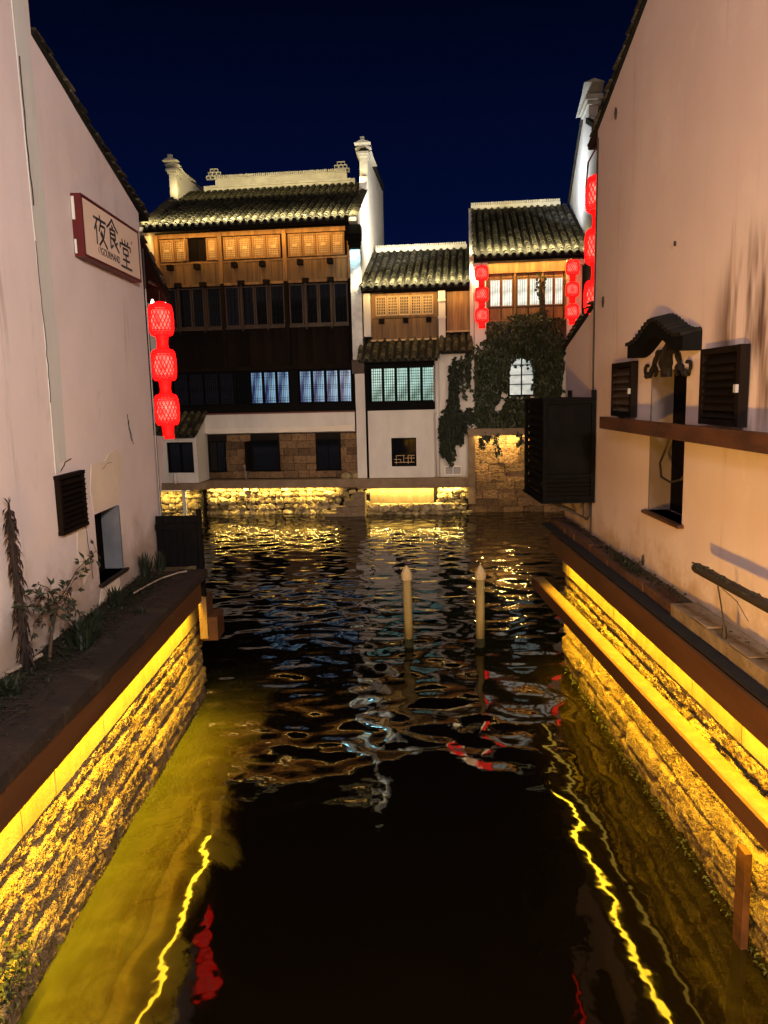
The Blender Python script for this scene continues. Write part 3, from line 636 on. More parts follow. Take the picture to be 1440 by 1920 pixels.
# shutters
def shutter(label, y0, y1, z0, z1, n):
    t = thing('louvred_shutter', label, 'shutter', (2.79, (y0+y1)/2, z0)); h = z1-z0; w = (y1-y0)/2
    f = MB(); f.box(-0.075, -0.002, -w, -w+0.06, 0, h); f.box(-0.075, -0.002, w-0.06, w, 0, h); f.box(-0.075, -0.002, -w+0.061, w-0.061, h-0.05, h-0.001); f.box(-0.075, -0.002, -w+0.061, w-0.061, 0.001, 0.05)
    f.build('frame', 'dark', t); box1('back_board', 'black', t, -0.012, -0.003, -w+0.06, w-0.06, 0.05, h-0.05)
    for k in range(n):
        z = 0.055+(h-0.13)*k/n
        MB().prism([(-0.014, z+0.075), (-0.070, z), (-0.078, z+0.008), (-0.02, z+0.085)], -w+0.062, w-0.062, 'y').build('slat', 'darkm' if n < 7 else 'dark', t)
    box1('latch', 'grey', t, -0.10, -0.076, -w+0.005, -w+0.045, h*0.42, h*0.52)
    return t
shutter('dark louvred shutter farther from the viewer, between hood and timber box', 8.46, 9.18, 3.685, 4.29, 6)
shutter('dark louvred shutter with worn slats nearest the viewer on the shelf', 5.90, 6.64, 3.685, 4.31, 8)
# tiled window hood
hd = thing('window_hood', 'dark curved tiled hood with scrollwork above the tall window', 'canopy', (2.8, 7.58, 4.13))
def hz(s): return 0.27*math.exp(-(s*1.5)**2)+0.035*abs(s)**3*1.6
N = 26; vs = []; fs = []
for i in range(N+1):
    s = -1+2*i/N; y = s*0.76; z = 0.10+hz(s)
    vs += [(0.0, y, z+0.17), (-0.09, y, z+0.165), (-0.17, y, z+0.13), (-0.17, y, z+0.0), (-0.09, y, z+0.0), (0.0, y, z+0.0)]
for i in range(N):
    for k in range(5): fs.append((i*6+k, i*6+k+1, (i+1)*6+k+1, (i+1)*6+k))
fs += [tuple(range(6)), tuple(range(N*6+5, N*6-1, -1))]
mb = MB(); mb.add(vs, fs); mb.build('hood_board', 'black', hd, False)
for i in range(19):
    s = -0.96+1.92*i/18; y = s*0.76; z = 0.10+hz(s); sl = (hz(s+.02)-hz(s-.02))/(0.04*0.98)
    o = inst('roof_tile', HTILE, hd, (-0.19, y, z+0.125), (0, 0, 0), (0.5, 0.54, 0.5))
    o.rotation_euler = (R(14), -math.atan(sl)*0 , R(-90))
tb = MB()
for sd in (-1, 1):
    pts = []
    for k in range(22):
        a = k/21; pts.append((-0.03, sd*(0.06+0.48*a), 0.13+0.13*math.sin(a*5.2)*(1-a*0.5)-0.08*a))
    tb.tube(pts, [0.034-0.018*abs(math.sin(k*.9))*.7 for k in range(22)], 6)
    tb.tube([(-0.03, sd*(0.54+0.06*math.cos(t)), 0.05+0.05*math.sin(t)) for t in np.linspace(-2.5, 2.2, 10)], 0.016, 6)
    tb.tube([(-0.03, sd*(0.33+0.07*math.cos(t)), 0.03+0.05*math.sin(t)) for t in np.linspace(-0.2, 4.2, 10)], 0.018, 6)
    tb.tube([(-0.03, sd*0.02, 0.0), (-0.03, sd*0.07, 0.10), (-0.03, sd*0.05, 0.2), (-0.03, 0, 0.29)], [0.03, 0.05, 0.045, 0.012], 7)
tb.box(-0.05, -0.002, -0.09, 0.09, -0.03, 0.07)
tb.build('scrollwork', 'tile_dark', hd)
# louvred black equipment box with bracket and pipe
bx = thing('equipment_box', 'black slatted timber box projecting from the orange wall above the water', 'equipment box', (2.78, 10.05, 2.55))
f = MB()
for (x, y) in ((-0.68, 0.0), (-0.05, 0.0), (-0.68, 1.28), (-0.05, 1.28)):
    box1('corner_post', 'black', bx, x, x+0.05, y, y+0.05, 0.0, 1.44 if x > -.3 else 1.32)

f = MB()
for z in (0.0, 0.30, 1.27):
    f.box(-0.64, -0.04, 0.003, 0.043, z, z+0.05); f.box(-0.677, -0.637, 0.04, 1.29, z+0.002, z+0.048)
f.build('rail', 'black', bx)
box1('back_panel', 'black', bx, -0.62, -0.03, 0.05, 1.28, 0.03, 1.30)
box1('lid', 'black', bx, -0.70, 0.0, -0.02, 1.35, 1.321, 1.345)
box1('floor_panel', 'black', bx, -0.70, 0.0, -0.02, 1.35, -0.03, -0.003)
for k in range(4): MB().prism([(0.045, 0.06+k*0.058), (0.01, 0.052+k*0.058), (0.01, 0.06+k*0.058), (0.045, 0.07+k*0.058)], -0.63, -0.05, 'x').build('slat', 'dark', bx)
for k in range(12):
    z = 0.07+k*0.10
    if abs(z-0.30) > 0.04: MB().prism([(-0.63, z+0.04), (-0.672, z), (-0.672, z+0.012), (-0.63, z+0.052)], 0.06, 1.27, 'y').build('slat', 'dark', bx)
MB().bar((-0.55, 0.3, -0.04), (0, 0.3, -0.3), 0.03).build('bracket', 'iron', bx); MB().bar((-0.55, 1.0, -0.04), (0, 1.0, -0.3), 0.03).build('bracket', 'iron', bx)
MB().tube([(-0.12, 0.1, -0.03), (-0.12, 0.1, -0.22), (-0.08, 0.12, -0.27), (-0.02, 0.15, -0.24), (-0.02, 0.16, -0.03)], 0.014, 6).build('pipe', 'iron', bx)
# mossy pipe on brackets with a dangling wire
pp = thing('mossy_pipe', 'dark mossy pipe running along the lower orange wall with a dangling wire', 'pipe', (2.52, 6.1, 2.55))
MB().tube([(0, 0, 0), (0, -0.03, 0.0), (0, -1.5, 0.005), (0, -3.4, 0.0)], [0.036, 0.042, 0.04, 0.04], 12).build('pipe_body', 'iron', pp, True)
ms = MB()
for k in range(150):
    y = -rnd.uniform(0, 3.2); a = rnd.uniform(0.2, 2.6); s = rnd.uniform(.005, .012)
    c = Vector((0.038*math.cos(a), y, 0.038*math.sin(a)))
    ms.box(c.x-s, c.x+s, c.y-s*1.5, c.y+s*1.5, c.z-s*.5, c.z+s*.6, jit=0.006)
mo = ms.build('moss', 'moss', pp); mo['kind'] = 'stuff'
MB().tube([(0.0, -0.42, -0.05), (0.02, -0.43, -0.16), (0.05, -0.42, -0.3), (0.06, -0.43, -0.42)], 0.006, 5).build('wire', 'iron', pp)
MB().tube([(0.06, -0.43, -0.36), (0.062, -0.43, -0.44), (0.06, -0.43, -0.50)], [0.014, 0.022, 0.010], 6).build('plug', 'iron', pp)
MB().tube([(0.0, -0.50, -0.05), (0.06, -0.62, -0.12), (0.1, -0.72, -0.24)], 0.003, 4).build('wire', 'dry', pp)
for y in (-1.8, -3.1): box1('bracket', 'iron', pp, 0.04, 0.28, y, y+0.03, -0.02, 0.02)
# cable in the window
tag(MB().tube([(2.83, 7.55, 3.57), (2.80, 7.6, 3.40), (2.79, 7.72, 3.25), (2.77, 7.62, 3.12), (2.78, 7.4, 3.09), (2.80, 7.18, 3.14), (2.85, 7.16, 3.22)], 0.012, 6).build('loose_cable', 'iron'), 'loose looped cable hanging in the tall window below the timber shelf', 'cable')
# leaning plank at the waterline
pk = MB().box(2.48, 2.53, 4.97, 5.10, -0.15, 0.74, Matrix.Identity(4)).build('leaning_plank', 'rust'); tag(pk, 'rusty brown plank standing upright against the right canal wall at the waterline', 'plank')

# ------------------------------------------------------------------ lanterns
def cane_mesh():
    r, h = 0.165, 0.40; mb = MB()
    def prof(t): return r*(0.80+0.20*math.sin(min(1, max(0, t))*math.pi)**0.35)
    ns = 20
    for s in (-1, 1):
        for k in range(ns):
            pts = []
            for j in range(9):
                t = j/8; a = 2*math.pi*k/ns + s*t*1.15; rr = prof(t); pts.append((rr*math.cos(a), rr*math.sin(a), -h*t))
            mb.tube(pts, 0.0072, 4, False)
    for t in (0.0, .05, .1, .16, .84, .9, .95, 1.0):
        rr = prof(t); mb.tube([(rr*math.cos(a), rr*math.sin(a), -h*t) for a in np.linspace(0, 2*math.pi, 17)], 0.0085, 4, False)
    return mb
def lantern_first():
    t = thing('red_lantern', '', 'lantern')
    cane_mesh().build('cane_shade', 'lred', t)
    MB().lathe([(0.05, -0.025), (0.118, -0.06), (0.132, -0.2), (0.118, -0.34), (0.05, -0.375)], n=14).build('glowing_core', 'lcore', t, True)
    MB().lathe([(0.05, 0.045), (0.10, 0.02), (0.135, -0.012), (0.03, -0.015)], n=14).build('top_cap', 'lcap', t, True)
    MB().lathe([(0.10, -0.40), (0.085, -0.43), (0.075, -0.52), (0.085, -0.60), (0.078, -0.60), (0.068, -0.52), (0.078, -0.43)], n=14).build('skirt', 'lcap', t, True)
    return t
def dup(o, parent=None):
    c = o.copy(); col.objects.link(c)
    if parent: c.parent = parent
    for ch in list(o.children): dup(ch, c)
    return c
L0 = lantern_first(); first = [True]
def lantern_string(group, labels, x, y, ztop, step, s):
    for k, lb in enumerate(labels):
        o = L0 if first[0] else dup(L0); first[0] = False
        o.location = (x, y, ztop-k*step); o.scale = s if isinstance(s, tuple) else (s, s, s); o.rotation_euler = (0, 0, rnd.uniform(0, 3)); o['label'] = lb; o['category'] = 'lantern'; o['group'] = group
lantern_string('red lanterns on the corner of the left house', ['topmost big red lantern beside the pink house with the sign', 'middle big red lantern of the three beside the pink house', 'lowest big red lantern beside the pink house, above the small hut'], -3.04, 11.0, 5.30, 0.62, 1.02)
lantern_string('red lanterns behind the corner of the right house', ['topmost red lantern half hidden behind the orange house corner', 'middle red lantern half hidden behind the orange house corner', 'lowest red lantern cut off by the low roof of the orange house'], 2.93, 10.62, 6.74, 0.66, 1.05)
w1 = RZ.inverted() @ Vector((3.24, 24.6, 0))
p = Wp(3.83, -0.62, 0); lantern_string('small red lanterns left of the far lit windows', ['topmost small red lantern left of the bright upper windows', 'middle small red lantern left of the bright upper windows', 'lowest small red lantern left of the bright upper windows, above the ivy'], p.x, p.y, 7.86, 0.64, (1.25, 1.25, 0.98))
p = Wp(6.62, -0.62, 0); lantern_string('small red lanterns right of the far lit windows', ['topmost small red lantern right of the bright upper windows', 'middle small red lantern right of the bright upper windows', 'lowest small red lantern right of the bright upper windows'], p.x, p.y, 7.92, 0.66, (1.2, 1.2, 0.98))
def hanger(label, a, b, drop):
    t = MB().bar(a, b, 0.03); t.tube([b, (b[0], b[1], b[2]-drop)], 0.008, 5); o = t.build('lantern_bracket', 'iron'); tag(o, label, 'bracket', 'lantern brackets')
hanger('short iron bracket holding the lanterns beside the pink house', (-3.04, 10.56, 5.55), (-3.04, 11.0, 5.55), 0.22)
hanger('short iron bracket holding the lanterns behind the orange house corner', (2.93, 10.26, 6.86), (2.93, 10.62, 6.86), 0.1)
a = Wp(3.83, 0.1, 8.0); b = Wp(3.83, -0.62, 8.0); hanger('short iron bracket holding the small lanterns left of the bright windows', tuple(a), tuple(b), 0.12)
a = Wp(6.62, 0.1, 8.06); b = Wp(6.62, -0.62, 8.06); hanger('short iron bracket holding the small lanterns right of the bright windows', tuple(a), tuple(b), 0.12)

# ------------------------------------------------------------------ tiled roofs of the far houses
def tiled_roof(parent, u0, u1, d0, z0, d1, z1, pitch=0.234, step=0.30, single=300, name='roof'):
    """sheet with rounded gutters, cover tiles laid in rows; the lowest rows are single tiles, the rest one part"""
    an = math.atan2(z1-z0, d1-d0); L = math.hypot(d1-d0, z1-z0); n = int((u1-u0)/pitch); pitch = (u1-u0)/n
    mb = MB(); vs = []; fs = []; m = n*6
    for i in range(m+1):
        u = u0+(u1-u0)*i/m; o = -0.035*abs(math.sin(math.pi*(i/6)))
        for (d, z) in ((d0-0.02, z0), (d1, z1)): vs.append((u, d-0*o, z+o))
        vs.append((u, d1, z1-0.14)); vs.append((u, d0, z0-0.10))
    for i in range(m):
        for k in range(4): fs.append((i*4+k, (i+1)*4+k, (i+1)*4+(k+1) % 4, i*4+(k+1) % 4))
    fs += [(0, 1, 2, 3), (m*4+3, m*4+2, m*4+1, m*4)]
    mb.add(vs, fs); rf = mb.build(name, 'pan', parent)
    rows = int(L/step)+1; cnt = 0; rest = MB(); tv = [Vector(v.co) for v in TILE.vertices]; tf = [tuple(p.vertices) for p in TILE.polygons]
    for r in range(rows):
        for c in range(n+1):
            u = u0+c*pitch; s = r*step - 0.05
            s2 = s + rnd.uniform(-.014, .014)
            loc = Vector((u+rnd.uniform(-.010, .010), d0+math.cos(an)*s2, z0+math.sin(an)*s2+rnd.uniform(-.002, .008)-0.018))
            rot = (an-R(4.6)+rnd.uniform(-.035, .035), rnd.uniform(-.08, .08), rnd.uniform(-.045, .045)); sc_ = rnd.uniform(.94, 1.10)
            if s > L-0.2: continue
            if cnt < single:
                inst('roof_tile', TILE, rf, loc, rot, (sc_, 1, sc_)); cnt += 1
            else:
                T = Matrix.LocRotScale(loc, __import__('mathutils').Euler(rot), Vector((sc_, 1, sc_)))
                rest.add([T @ v for v in tv], tf)
    if rest.v:
        o = rest.build('roof_tiles', 'tile', rf); o['kind'] = 'stuff'
    ed = MB()
    for c in range(n):   # drip tiles between the covers
        u = u0+(c+.5)*pitch
        ed.prism([(u-pitch*.33, z0-0.03), (u-pitch*.2, z0-0.075), (u, z0-0.095), (u+pitch*.2, z0-0.075), (u+pitch*.33, z0-0.03)], d0-0.035, d0-0.02, 'y')
    o = ed.build('drip_tiles', 'tile', rf); o['kind'] = 'stuff'
    return rf
def rafters(parent, u0, u1, d0, z0, d1, z1, n):
    mb = MB()
    for k in range(n):
        u = u0+(u1-u0)*(k+.5)/n; mb.bar((u, d0+.05, z0-0.13), (u, d1, z1-0.17), 0.06, 0.07)
    o = mb.build('rafters', 'dark', parent); return o
def lattice(mb, u0, u1, z0, z1, d, nx, nz, t=0.014, dep=0.02):
    for k in range(1, nx): u = u0+(u1-u0)*k/nx; mb.box(u-t/2, u+t/2, d, d+dep, z0, z1)
    for k in range(1, nz): z = z0+(z1-z0)*k/nz; mb.box(u0, u1, d+0.003, d+dep-0.003, z-t/2, z+t/2)
def sash(parent, u0, u1, z0, z1, d, fm, lm, pane, pattern, ft=0.04, name='window', rz=0.0):
    """one casement: frame > lattice, pane"""
    f = MB(); w = u1-u0; h = z1-z0
    f.box(0, ft, 0, 0.04, 0, h); f.box(w-ft, w, 0, 0.04, 0, h); f.box(ft, w-ft, 0.002, 0.038, 0, ft); f.box(ft, w-ft, 0.002, 0.038, h-ft, h)
    fo = f.build(name, fm, parent); fo.location = (u0, d, z0); fo.rotation_euler = (0, 0, rz)
    l = MB(); pattern(l, ft, w-ft, ft, h-ft)
    if l.v: l.build('lattice', lm, fo)
    if pane: MB().box(ft*.5, w-ft*.5, 0.031, 0.036, ft*.5, h-ft*.5).build('pane', pane, fo)
    return fo
def pat_square(nx, nz, t=0.012): return lambda mb, a, b, c, e: lattice(mb, a, b, c, e, 0.008, nx, nz, t)
def pat_none(mb, a, b, c, e): pass
def pat_comb(mb, a, b, c, e):
    """old lattice: close uprights with grid bands at the ends and the middle"""
    lattice(mb, a, b, c, e, 0.008, 6, 1, 0.010)
    for z0, z1 in ((c, c+(e-c)*.16), (c+(e-c)*.44, c+(e-c)*.56), (e-(e-c)*.16, e)):
        for z in (z0, (z0+z1)/2, z1): mb.box(a, b, 0.006, 0.030, z-0.006, z+0.006)
def pat_fine(mb, a, b, c, e):
    lattice(mb, a, b, c, e, 0.008, 7, 9, 0.017)
    mb.box(a+(b-a)*.25, a+(b-a)*.75, 0.004, 0.03, c+(e-c)*.42, c+(e-c)*.58)
def planks(parent, u0, u1, z0, z1, d, m, w=0.2, th=0.03, name='plank'):
    n = max(1, round((u1-u0)/w)); w = (u1-u0)/n
    for k in range(n):
        j = rnd.uniform(-.006, .006)
        MB().box(u0+k*w+0.003, u0+(k+1)*w-0.003, d+j, d+th+j, z0, z1).build(name, m, parent)
def firewall_cap(parent, u0, u1, pts, t=0.05, over=0.09, m='tile'):
    """little two-sided coping of tiles along the top edge given as (d, z)"""
    cp = MB()
    for (a, b) in zip(pts[:-1], pts[1:]):
        dx, dz = b[0]-a[0], b[1]-a[1]; L = math.hypot(dx, dz); n = max(1, int(L/0.16))
        for k in range(n):
            d0_, d1_ = a[0]+dx*k/n, a[0]+dx*(k+1)/n*1.0; z0_, z1_ = a[1]+dz*k/n, a[1]+dz*(k+1)/n
            um = (u0+u1)/2; j = rnd.uniform(0, .02)
            cp.add([(u0-over, d0_, z0_+j), (um, d0_, z0_+t*2.4+j), (u1+over, d0_, z0_+j), (u0-over, d1_+.01, z1_+j), (um, d1_+.01, z1_+t*2.4+j), (u1+over, d1_+.01, z1_+j)],
                   [(0, 1, 4, 3), (1, 2, 5, 4), (0, 2, 1), (3, 4, 5), (0, 3, 5, 2)])
    return cp.build('coping', m, parent)
def pier(parent, u0, u1, d, z0, z1, m='white_far', cap='ridge'):
    """horse-head end of a fire wall: stepped bricks and an upswept tile cap"""
    mb = MB(); uc = (u0+u1)/2
    for k, (g, dz) in enumerate(((0.0, .0), (0.035, .10), (0.07, .18))):
        mb.box(u0-g, u1+g, d-0.06-g*1.6, d+0.5, z1-0.26+dz, z1-0.26+dz+(0.10 if k == 0 else 0.08))
    mb.box(u0-0.01, u1+0.01, d-0.03, d+0.48, z0, z1-0.265)
    p = mb.build('gable_pier', cap, parent)
    c = MB()
    for k in range(9):
        f = k/8; dd = d-0.26+f*1.7; zz = z1+0.02+0.24*max(0, (1-f*2.4))**1.6
        c.add([(u0-.16, dd, zz), (uc, dd, zz+.12), (u1+.16, dd, zz), (u0-.16, dd+.25, zz-.035), (uc, dd+.25, zz+.085), (u1+.16, dd+.25, zz-.035)], [(0, 1, 4, 3), (1, 2, 5, 4), (0, 2, 1), (3, 4, 5), (0, 3, 5, 2)])
    c.box(uc-.07, uc+.07, d-.24, d-.08, z1+.34, z1+.46)
    c.build('pier_cap', cap, p)
    return p

# ================================================================== tall left house
H1 = house('timber_house', 'tall three storey timber house with golden lit top windows and blue lit lower windows')
box1('wall', 'dark', H1, -7.2, -0.37, 0.42, 8, 1.2, 9.55)
rf = tiled_roof(H1, -7.05, -0.40, -0.62, 9.56, 4.3, 11.86)
rafters(H1, -7.0, -0.4, -0.62, 9.56, 0.6, 10.13, 26)
box1('eave_board', 'dark', H1, -7.1, -0.4, -0.60, -0.56, 9.38, 9.46)
MB().prism([(4.3, 11.86), (8.6, 9.8), (8.6, 9.6), (4.3, 11.66)], -7.05, -0.4, 'x').build('rear_roof', 'pan', H1)
rg = MB(); rg.box(-6.55, -0.75, 4.16, 4.44, 11.72, 11.98); rg.box(-6.1, -1.05, 4.2, 4.4, 11.981, 12.20); rg.box(-6.1, -1.05, 4.16, 4.44, 12.201, 12.24)
rgo = rg.build('ridge_wall', 'ridge', H1)
for k in range(64):
    u = -6.1+k*0.079; MB().box(u+.004, u+.062, 4.18, 4.42, 12.245, 12.35, jit=0.008).build('ridge_tile', 'ridge', rgo)
box1('ridge_coping', 'ridge', rgo, -6.3, -0.9, 4.1, 4.5, 11.90, 11.975)
for uo in (-6.15, -1.25):
    om = MB(); s = 1 if uo < -3 else -1
    for k, (a, b) in enumerate(((0, 0), (.16, 0), (.32, 0), (.48, 0), (.08, .13), (.24, .13), (.40, .13), (.16, .25), (.30, .25))):
        cx = uo - s*0.22 + s*a; cz = 12.30+b
        for (x0, x1, z0, z1) in ((-.08, .08, -.065, -.045), (-.08, .08, .045, .065), (-.08, -.06, -.044, .044), (.06, .08, -.044, .044)):
            om.box(cx+x0, cx+x1, 4.22+k*.002, 4.36-k*.002, cz+z0, cz+z1)
    om.build('ridge_ornament', 'ridge', rgo)
# fire walls at both ends
gw = MB().prism([(0.0, 5.0), (0.0, 9.40), (-0.45, 9.46), (-0.45, 9.58), (2.35, 11.02), (2.6, 11.6), (8.0, 12.4), (8.0, 5.0)], -0.36, -0.10, 'x').build('gable_wall', 'white_far', H1)
firewall_cap(gw, -0.36, -0.10, [(-0.45, 9.60), (2.5, 11.12)], 0.03, 0.03); firewall_cap(gw, -0.36, -0.1, [(2.8, 12.5), (8.0, 12.5)])
MB().prism([(2.9, 11.5), (2.9, 12.45), (8.0, 12.45), (8.0, 11.5)], -0.33, -0.13, 'x').build('upper_gable', 'white_far', gw)
pier(gw, -0.36, -0.10, 2.8, 11.3, 12.45)
gl = MB().prism([(0.0, 5.0), (0.0, 9.40), (-0.45, 9.46), (-0.45, 9.58), (2.35, 11.02), (2.9, 11.35), (2.9, 12.3), (8.0, 12.3), (8.0, 5.0)], -7.35, -7.10, 'x').build('gable_wall', 'white_far', H1)
pier(gl, -7.35, -7.10, 2.8, 11.3, 12.25); firewall_cap(gl, -7.35, -7.1, [(-0.45, 9.60), (2.5, 11.12)])
firewall_cap(gl, -7.33, -7.12, [(3.2, 12.28), (8.0, 12.1)])
fr_ = MB(); fr_.box(-0.40, -0.06, -0.06, -0.001, 5.15, 8.66); cf = fr_.build('corner_front', 'rough_white', H1)
st = MB(); st.box(-0.44, -0.02, -0.22, 0.0, 8.80, 8.92); st.box(-0.46, 0.0, -0.34, 0.0, 8.921, 9.06); st.box(-0.42, -0.04, -0.12, 0.0, 8.67, 8.80); st.box(-0.47, 0.01, -0.46, 0.0, 9.061, 9.35)
st.build('corner_bracket', 'black', H1)
box1('corner_post', 'white_far', H1, -0.36, -0.04, 0.0, 0.3, 1.21, 4.98); box1('corner_corbel', 'darkm', H1, -0.44, -0.03, -0.08, 0.28, 4.70, 5.14)
# upper timber front
BAYS = ((-6.95, -4.88), (-4.76, -2.70), (-2.56, -0.55))
for u in (-7.08, -4.88, -2.69, -0.52): box1('column', 'wood', H1, u, u+0.13, 0.20, 0.34, 7.80, 9.45); box1('column', 'dark', H1, u+.005, u+0.125, 0.205, 0.34, 5.05, 7.797)  # dark lower columns: the eave light's fade-out put into the wood colour
box1('top_beam', 'wood', H1, -7.0, -0.40, 0.26, 0.36, 9.33, 9.47)
for b, (a, c) in enumerate(BAYS):
    w = (c-a-0.10)/4
    box1('window_frame', 'wood', H1, a, c, 0.30, 0.36, 8.49, 8.56)
    for k in range(4):
        u = a+0.05+k*w
        if b == 0 and k == 2:
            box1('open_gap', 'void', H1, u, u+w*.55, 0.36, 0.40, 8.58, 9.30); 
            sash(H1, u-0.03, u-0.03+w-0.03, 8.58, 9.30, 0.10, 'wood', 'woodl', 'woodl', pat_fine, 0.05, rz=R(118)); continue
        x = u+(w*.25 if b == 0 and k == 3 else 0)
        sash(H1, x, u+w-0.015 + (0.03 if b == 0 and k == 3 else 0), 8.58, 9.30, 0.27, 'wood', 'woodl', 'wood', pat_fine, 0.055)
    planks(H1, a, c, 7.82, 8.48, 0.31, 'woodp', 0.42)
    box1('rail', 'wood', H1, a, c, 0.26, 0.32, 7.74, 7.82)
for u in (-6.55, -5.62, -4.33, -3.38, -2.10, -1.10): box1('beam_end', 'dark', H1, u-0.085, u+0.085, 0.05, 0.305, 8.29, 8.46)
# middle storey: dark windows, prop poles
for b, (a, c) in enumerate(BAYS):
    w = (c-a)/4
    for k in range(4):
        sash(H1, a+k*w+.01, a+(k+1)*w-.01, 6.38, 7.70, 0.30, 'darkm', 'dark', 'glass', pat_square(3, 6, 0.012) if (b != 0) else pat_comb, 0.045)
    for f in (0.30, 0.72):
        u = a+(c-a)*f
        mb = MB(); mb.box(u-.02, u+.02, 0.16, 0.20, 6.22, 7.72); mb.box(u+.035, u+.05, 0.17, 0.19, 6.3, 7.7); mb.build('prop_pole', 'darkm', H1)
        box1('pole_bracket', 'dark', H1, u-.09, u+.11, 0.08, 0.29, 7.722, 7.86)
    box1('sill', 'darkm', H1, a, c, 0.24, 0.34, 6.29, 6.37)
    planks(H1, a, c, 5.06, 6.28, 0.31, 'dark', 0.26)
box1('floor_beam', 'dark', H1, -7.05, -0.45, 0.16, 0.30, 4.90, 5.05)
# lower storey: blue lit lattices to the right, dark ones to the left
for (a, c, pn) in ((-6.75, -4.58, 'glass'), (-4.49, -2.64, 'blue_pane'), (-2.33, -0.50, 'blue_pane')):
    w = (c-a)/4
    for k in range(4):
        pane = pn if not (pn == 'blue_pane' and k == 0 and a < -4) else 'glass'
        sash(H1, a+k*w+.008, a+(k+1)*w-.008, 3.76, 4.87, 0.27, 'black', 'black', pane, pat_comb, 0.04)
for u in (-4.57, -2.62): box1('column', 'black', H1, u, u+(0.07 if u < -4 else 0.28), 0.22, 0.33, 3.5, 4.9)
box1('sill_beam', 'black', H1, -6.9, -0.42, 0.14, 0.33, 3.48, 3.75)
box1('drip_rail', 'redwood', H1, -5.7, -0.42, 0.05, 0.13, 3.44, 3.49)
# white band
vb = MB(); vb.prism([(0.06, 3.44), (0.06, 2.98), (0.02, 2.80), (0.22, 2.76), (0.30, 3.44)], -5.7, -0.42, 'x'); vb.build('white_band', 'white_far', H1)
sheet_ = MB().prism([(-3.4, 2.86), (-0.44, 3.02), (-0.44, 2.83), (-3.4, 2.80)], 0.012, 0.05, 'y').build('band_patch', 'plaster_patch', H1)
# stone storey
OPEN = ((-5.62, -5.0), (-4.1, -3.1), (-1.82, -0.96))
zr = [1.22, 1.48, 1.72, 1.99, 2.24, 2.50, 2.74]
for r in range(6):
    u = -5.72 - (0.2 if r % 2 else 0)
    while u < -0.1:
        w = rnd.uniform(0.34, 0.52); segs = [(max(-5.72, u), min(-0.1, u+w))]
        for (a, c) in OPEN:
            if zr[r] < 2.53 and zr[r+1] > 1.52:
                ns = []
                for (p, q) in segs:
                    if q <= a or p >= c: ns.append((p, q))
                    else:
                        if p < a: ns.append((p, a))
                        if q > c: ns.append((c, q))
                segs = ns
        for (p, q) in segs:
            if q-p > 0.06: MB().box(p+.008, q-.008, 0.25+rnd.uniform(-.02, .015), 0.42, zr[r]+.007, zr[r+1]-.007, jit=0.008).build('stone', 'block', H1)
        u += w
box1('mortar', 'soil', H1, -5.72, -0.1, 0.29, 0.418, 1.21, 2.75)
for k, (a, c) in enumerate(OPEN):
    f = MB(); f.box(a, a+.05, 0.24, 0.33, 1.5, 2.54); f.box(c-.05, c, 0.24, 0.33, 1.5, 2.54); f.box(a+.051, c-.051, 0.24, 0.33, 2.49, 2.54); f.box(a-.04, c+.04, 0.19, 0.33, 1.46, 1.5)
    wn = f.build('window', 'black', H1); box1('pane', 'glass', wn, a+.04, c-.04, 0.26, 0.285, 1.51, 2.5)
    if k == 1:
        for s, u, rz in ((0, a, R(-100)), (1, c, R(100))):
            sh = MB().box(0, (0.42 if s == 0 else -0.42), -0.02, 0.02, 0, 1.0).build('shutter', 'dark', wn, loc=(u, 0.22, 1.52)); sh.rotation_euler = (0, 0, rz)
    else:
        box1('mullion', 'black', wn, (a+c)/2-.015, (a+c)/2+.015, 0.236, 0.259, 1.51, 2.5)
MB().tube([(-4.29, 0.12, 1.22), (-4.29, 0.12, 1.5), (-4.29, 0.10, 1.62), (-4.29, 0.02, 1.68)], [0.05, 0.05, 0.06, 0.07], 8).build('vent_pipe', 'pipe', H1, True)

HN = house('neighbour_house', 'dark unlit house front seen in the gap behind the big lanterns')
box1('wall', 'dark', HN, -16, -7.4, 0.1, 8, 0.9, 8.6)
box1('lower_wall', 'white_far', HN, -16, -7.4, 0.0, 0.095, 0.9, 3.3)
tiled_roof(HN, -12.0, -7.45, -0.5, 8.62, 3.5, 10.4, single=200)

# ================================================================== middle low house
H2 = house('low_house', 'small two storey house with mint lit lattice window above a white wall')
box1('wall', 'dark', H2, 0.0, 3.5, 0.42, 6.5, 1.2, 7.3)
tiled_roof(H2, -0.02, 3.40, -0.50, 7.40, 4.0, 9.30)
rafters(H2, 0.0, 3.4, -0.5, 7.40, 0.5, 7.83, 13)
MB().prism([(4.0, 9.3), (7.5, 7.6), (7.5, 7.4), (4.0, 9.1)], 0.0, 3.42, 'x').build('rear_roof', 'pan', H2)
rw = box1('ridge_wall', 'ridge', H2, 0.0, 3.38, 3.9, 4.1, 9.22, 9.40)
for k in range(40): MB().box(0.0+k*.084+.004, k*.084+.066, 3.88, 4.12, 9.402, 9.47, jit=.006).build('ridge_tile', 'ridge', rw)
box1('eave_board', 'dark', H2, 0.0, 3.45, -0.46, -0.42, 7.22, 7.30)
box1('pilaster', 'white_far', H2, -0.03, 0.20, 0.12, 0.40, 5.9, 7.28); box1('pilaster', 'white_far', H2, 2.44, 2.66, 0.10, 0.40, 5.75, 7.28)
for z in (6.4, 6.95): box1('pilaster_band', 'white_far', H2, 2.42, 2.68, 0.06, 0.098, z, z+0.07); 
box1('window_frame', 'wood', H2, 0.22, 2.42, 0.28, 0.36, 6.48, 7.28)
for k in range(5): sash(H2, 0.36+k*0.385, 0.36+(k+1)*0.385-0.02, 6.56, 7.20, 0.235, 'woodl', 'woodl', 'darkm', pat_square(5, 6, 0.022), 0.05)
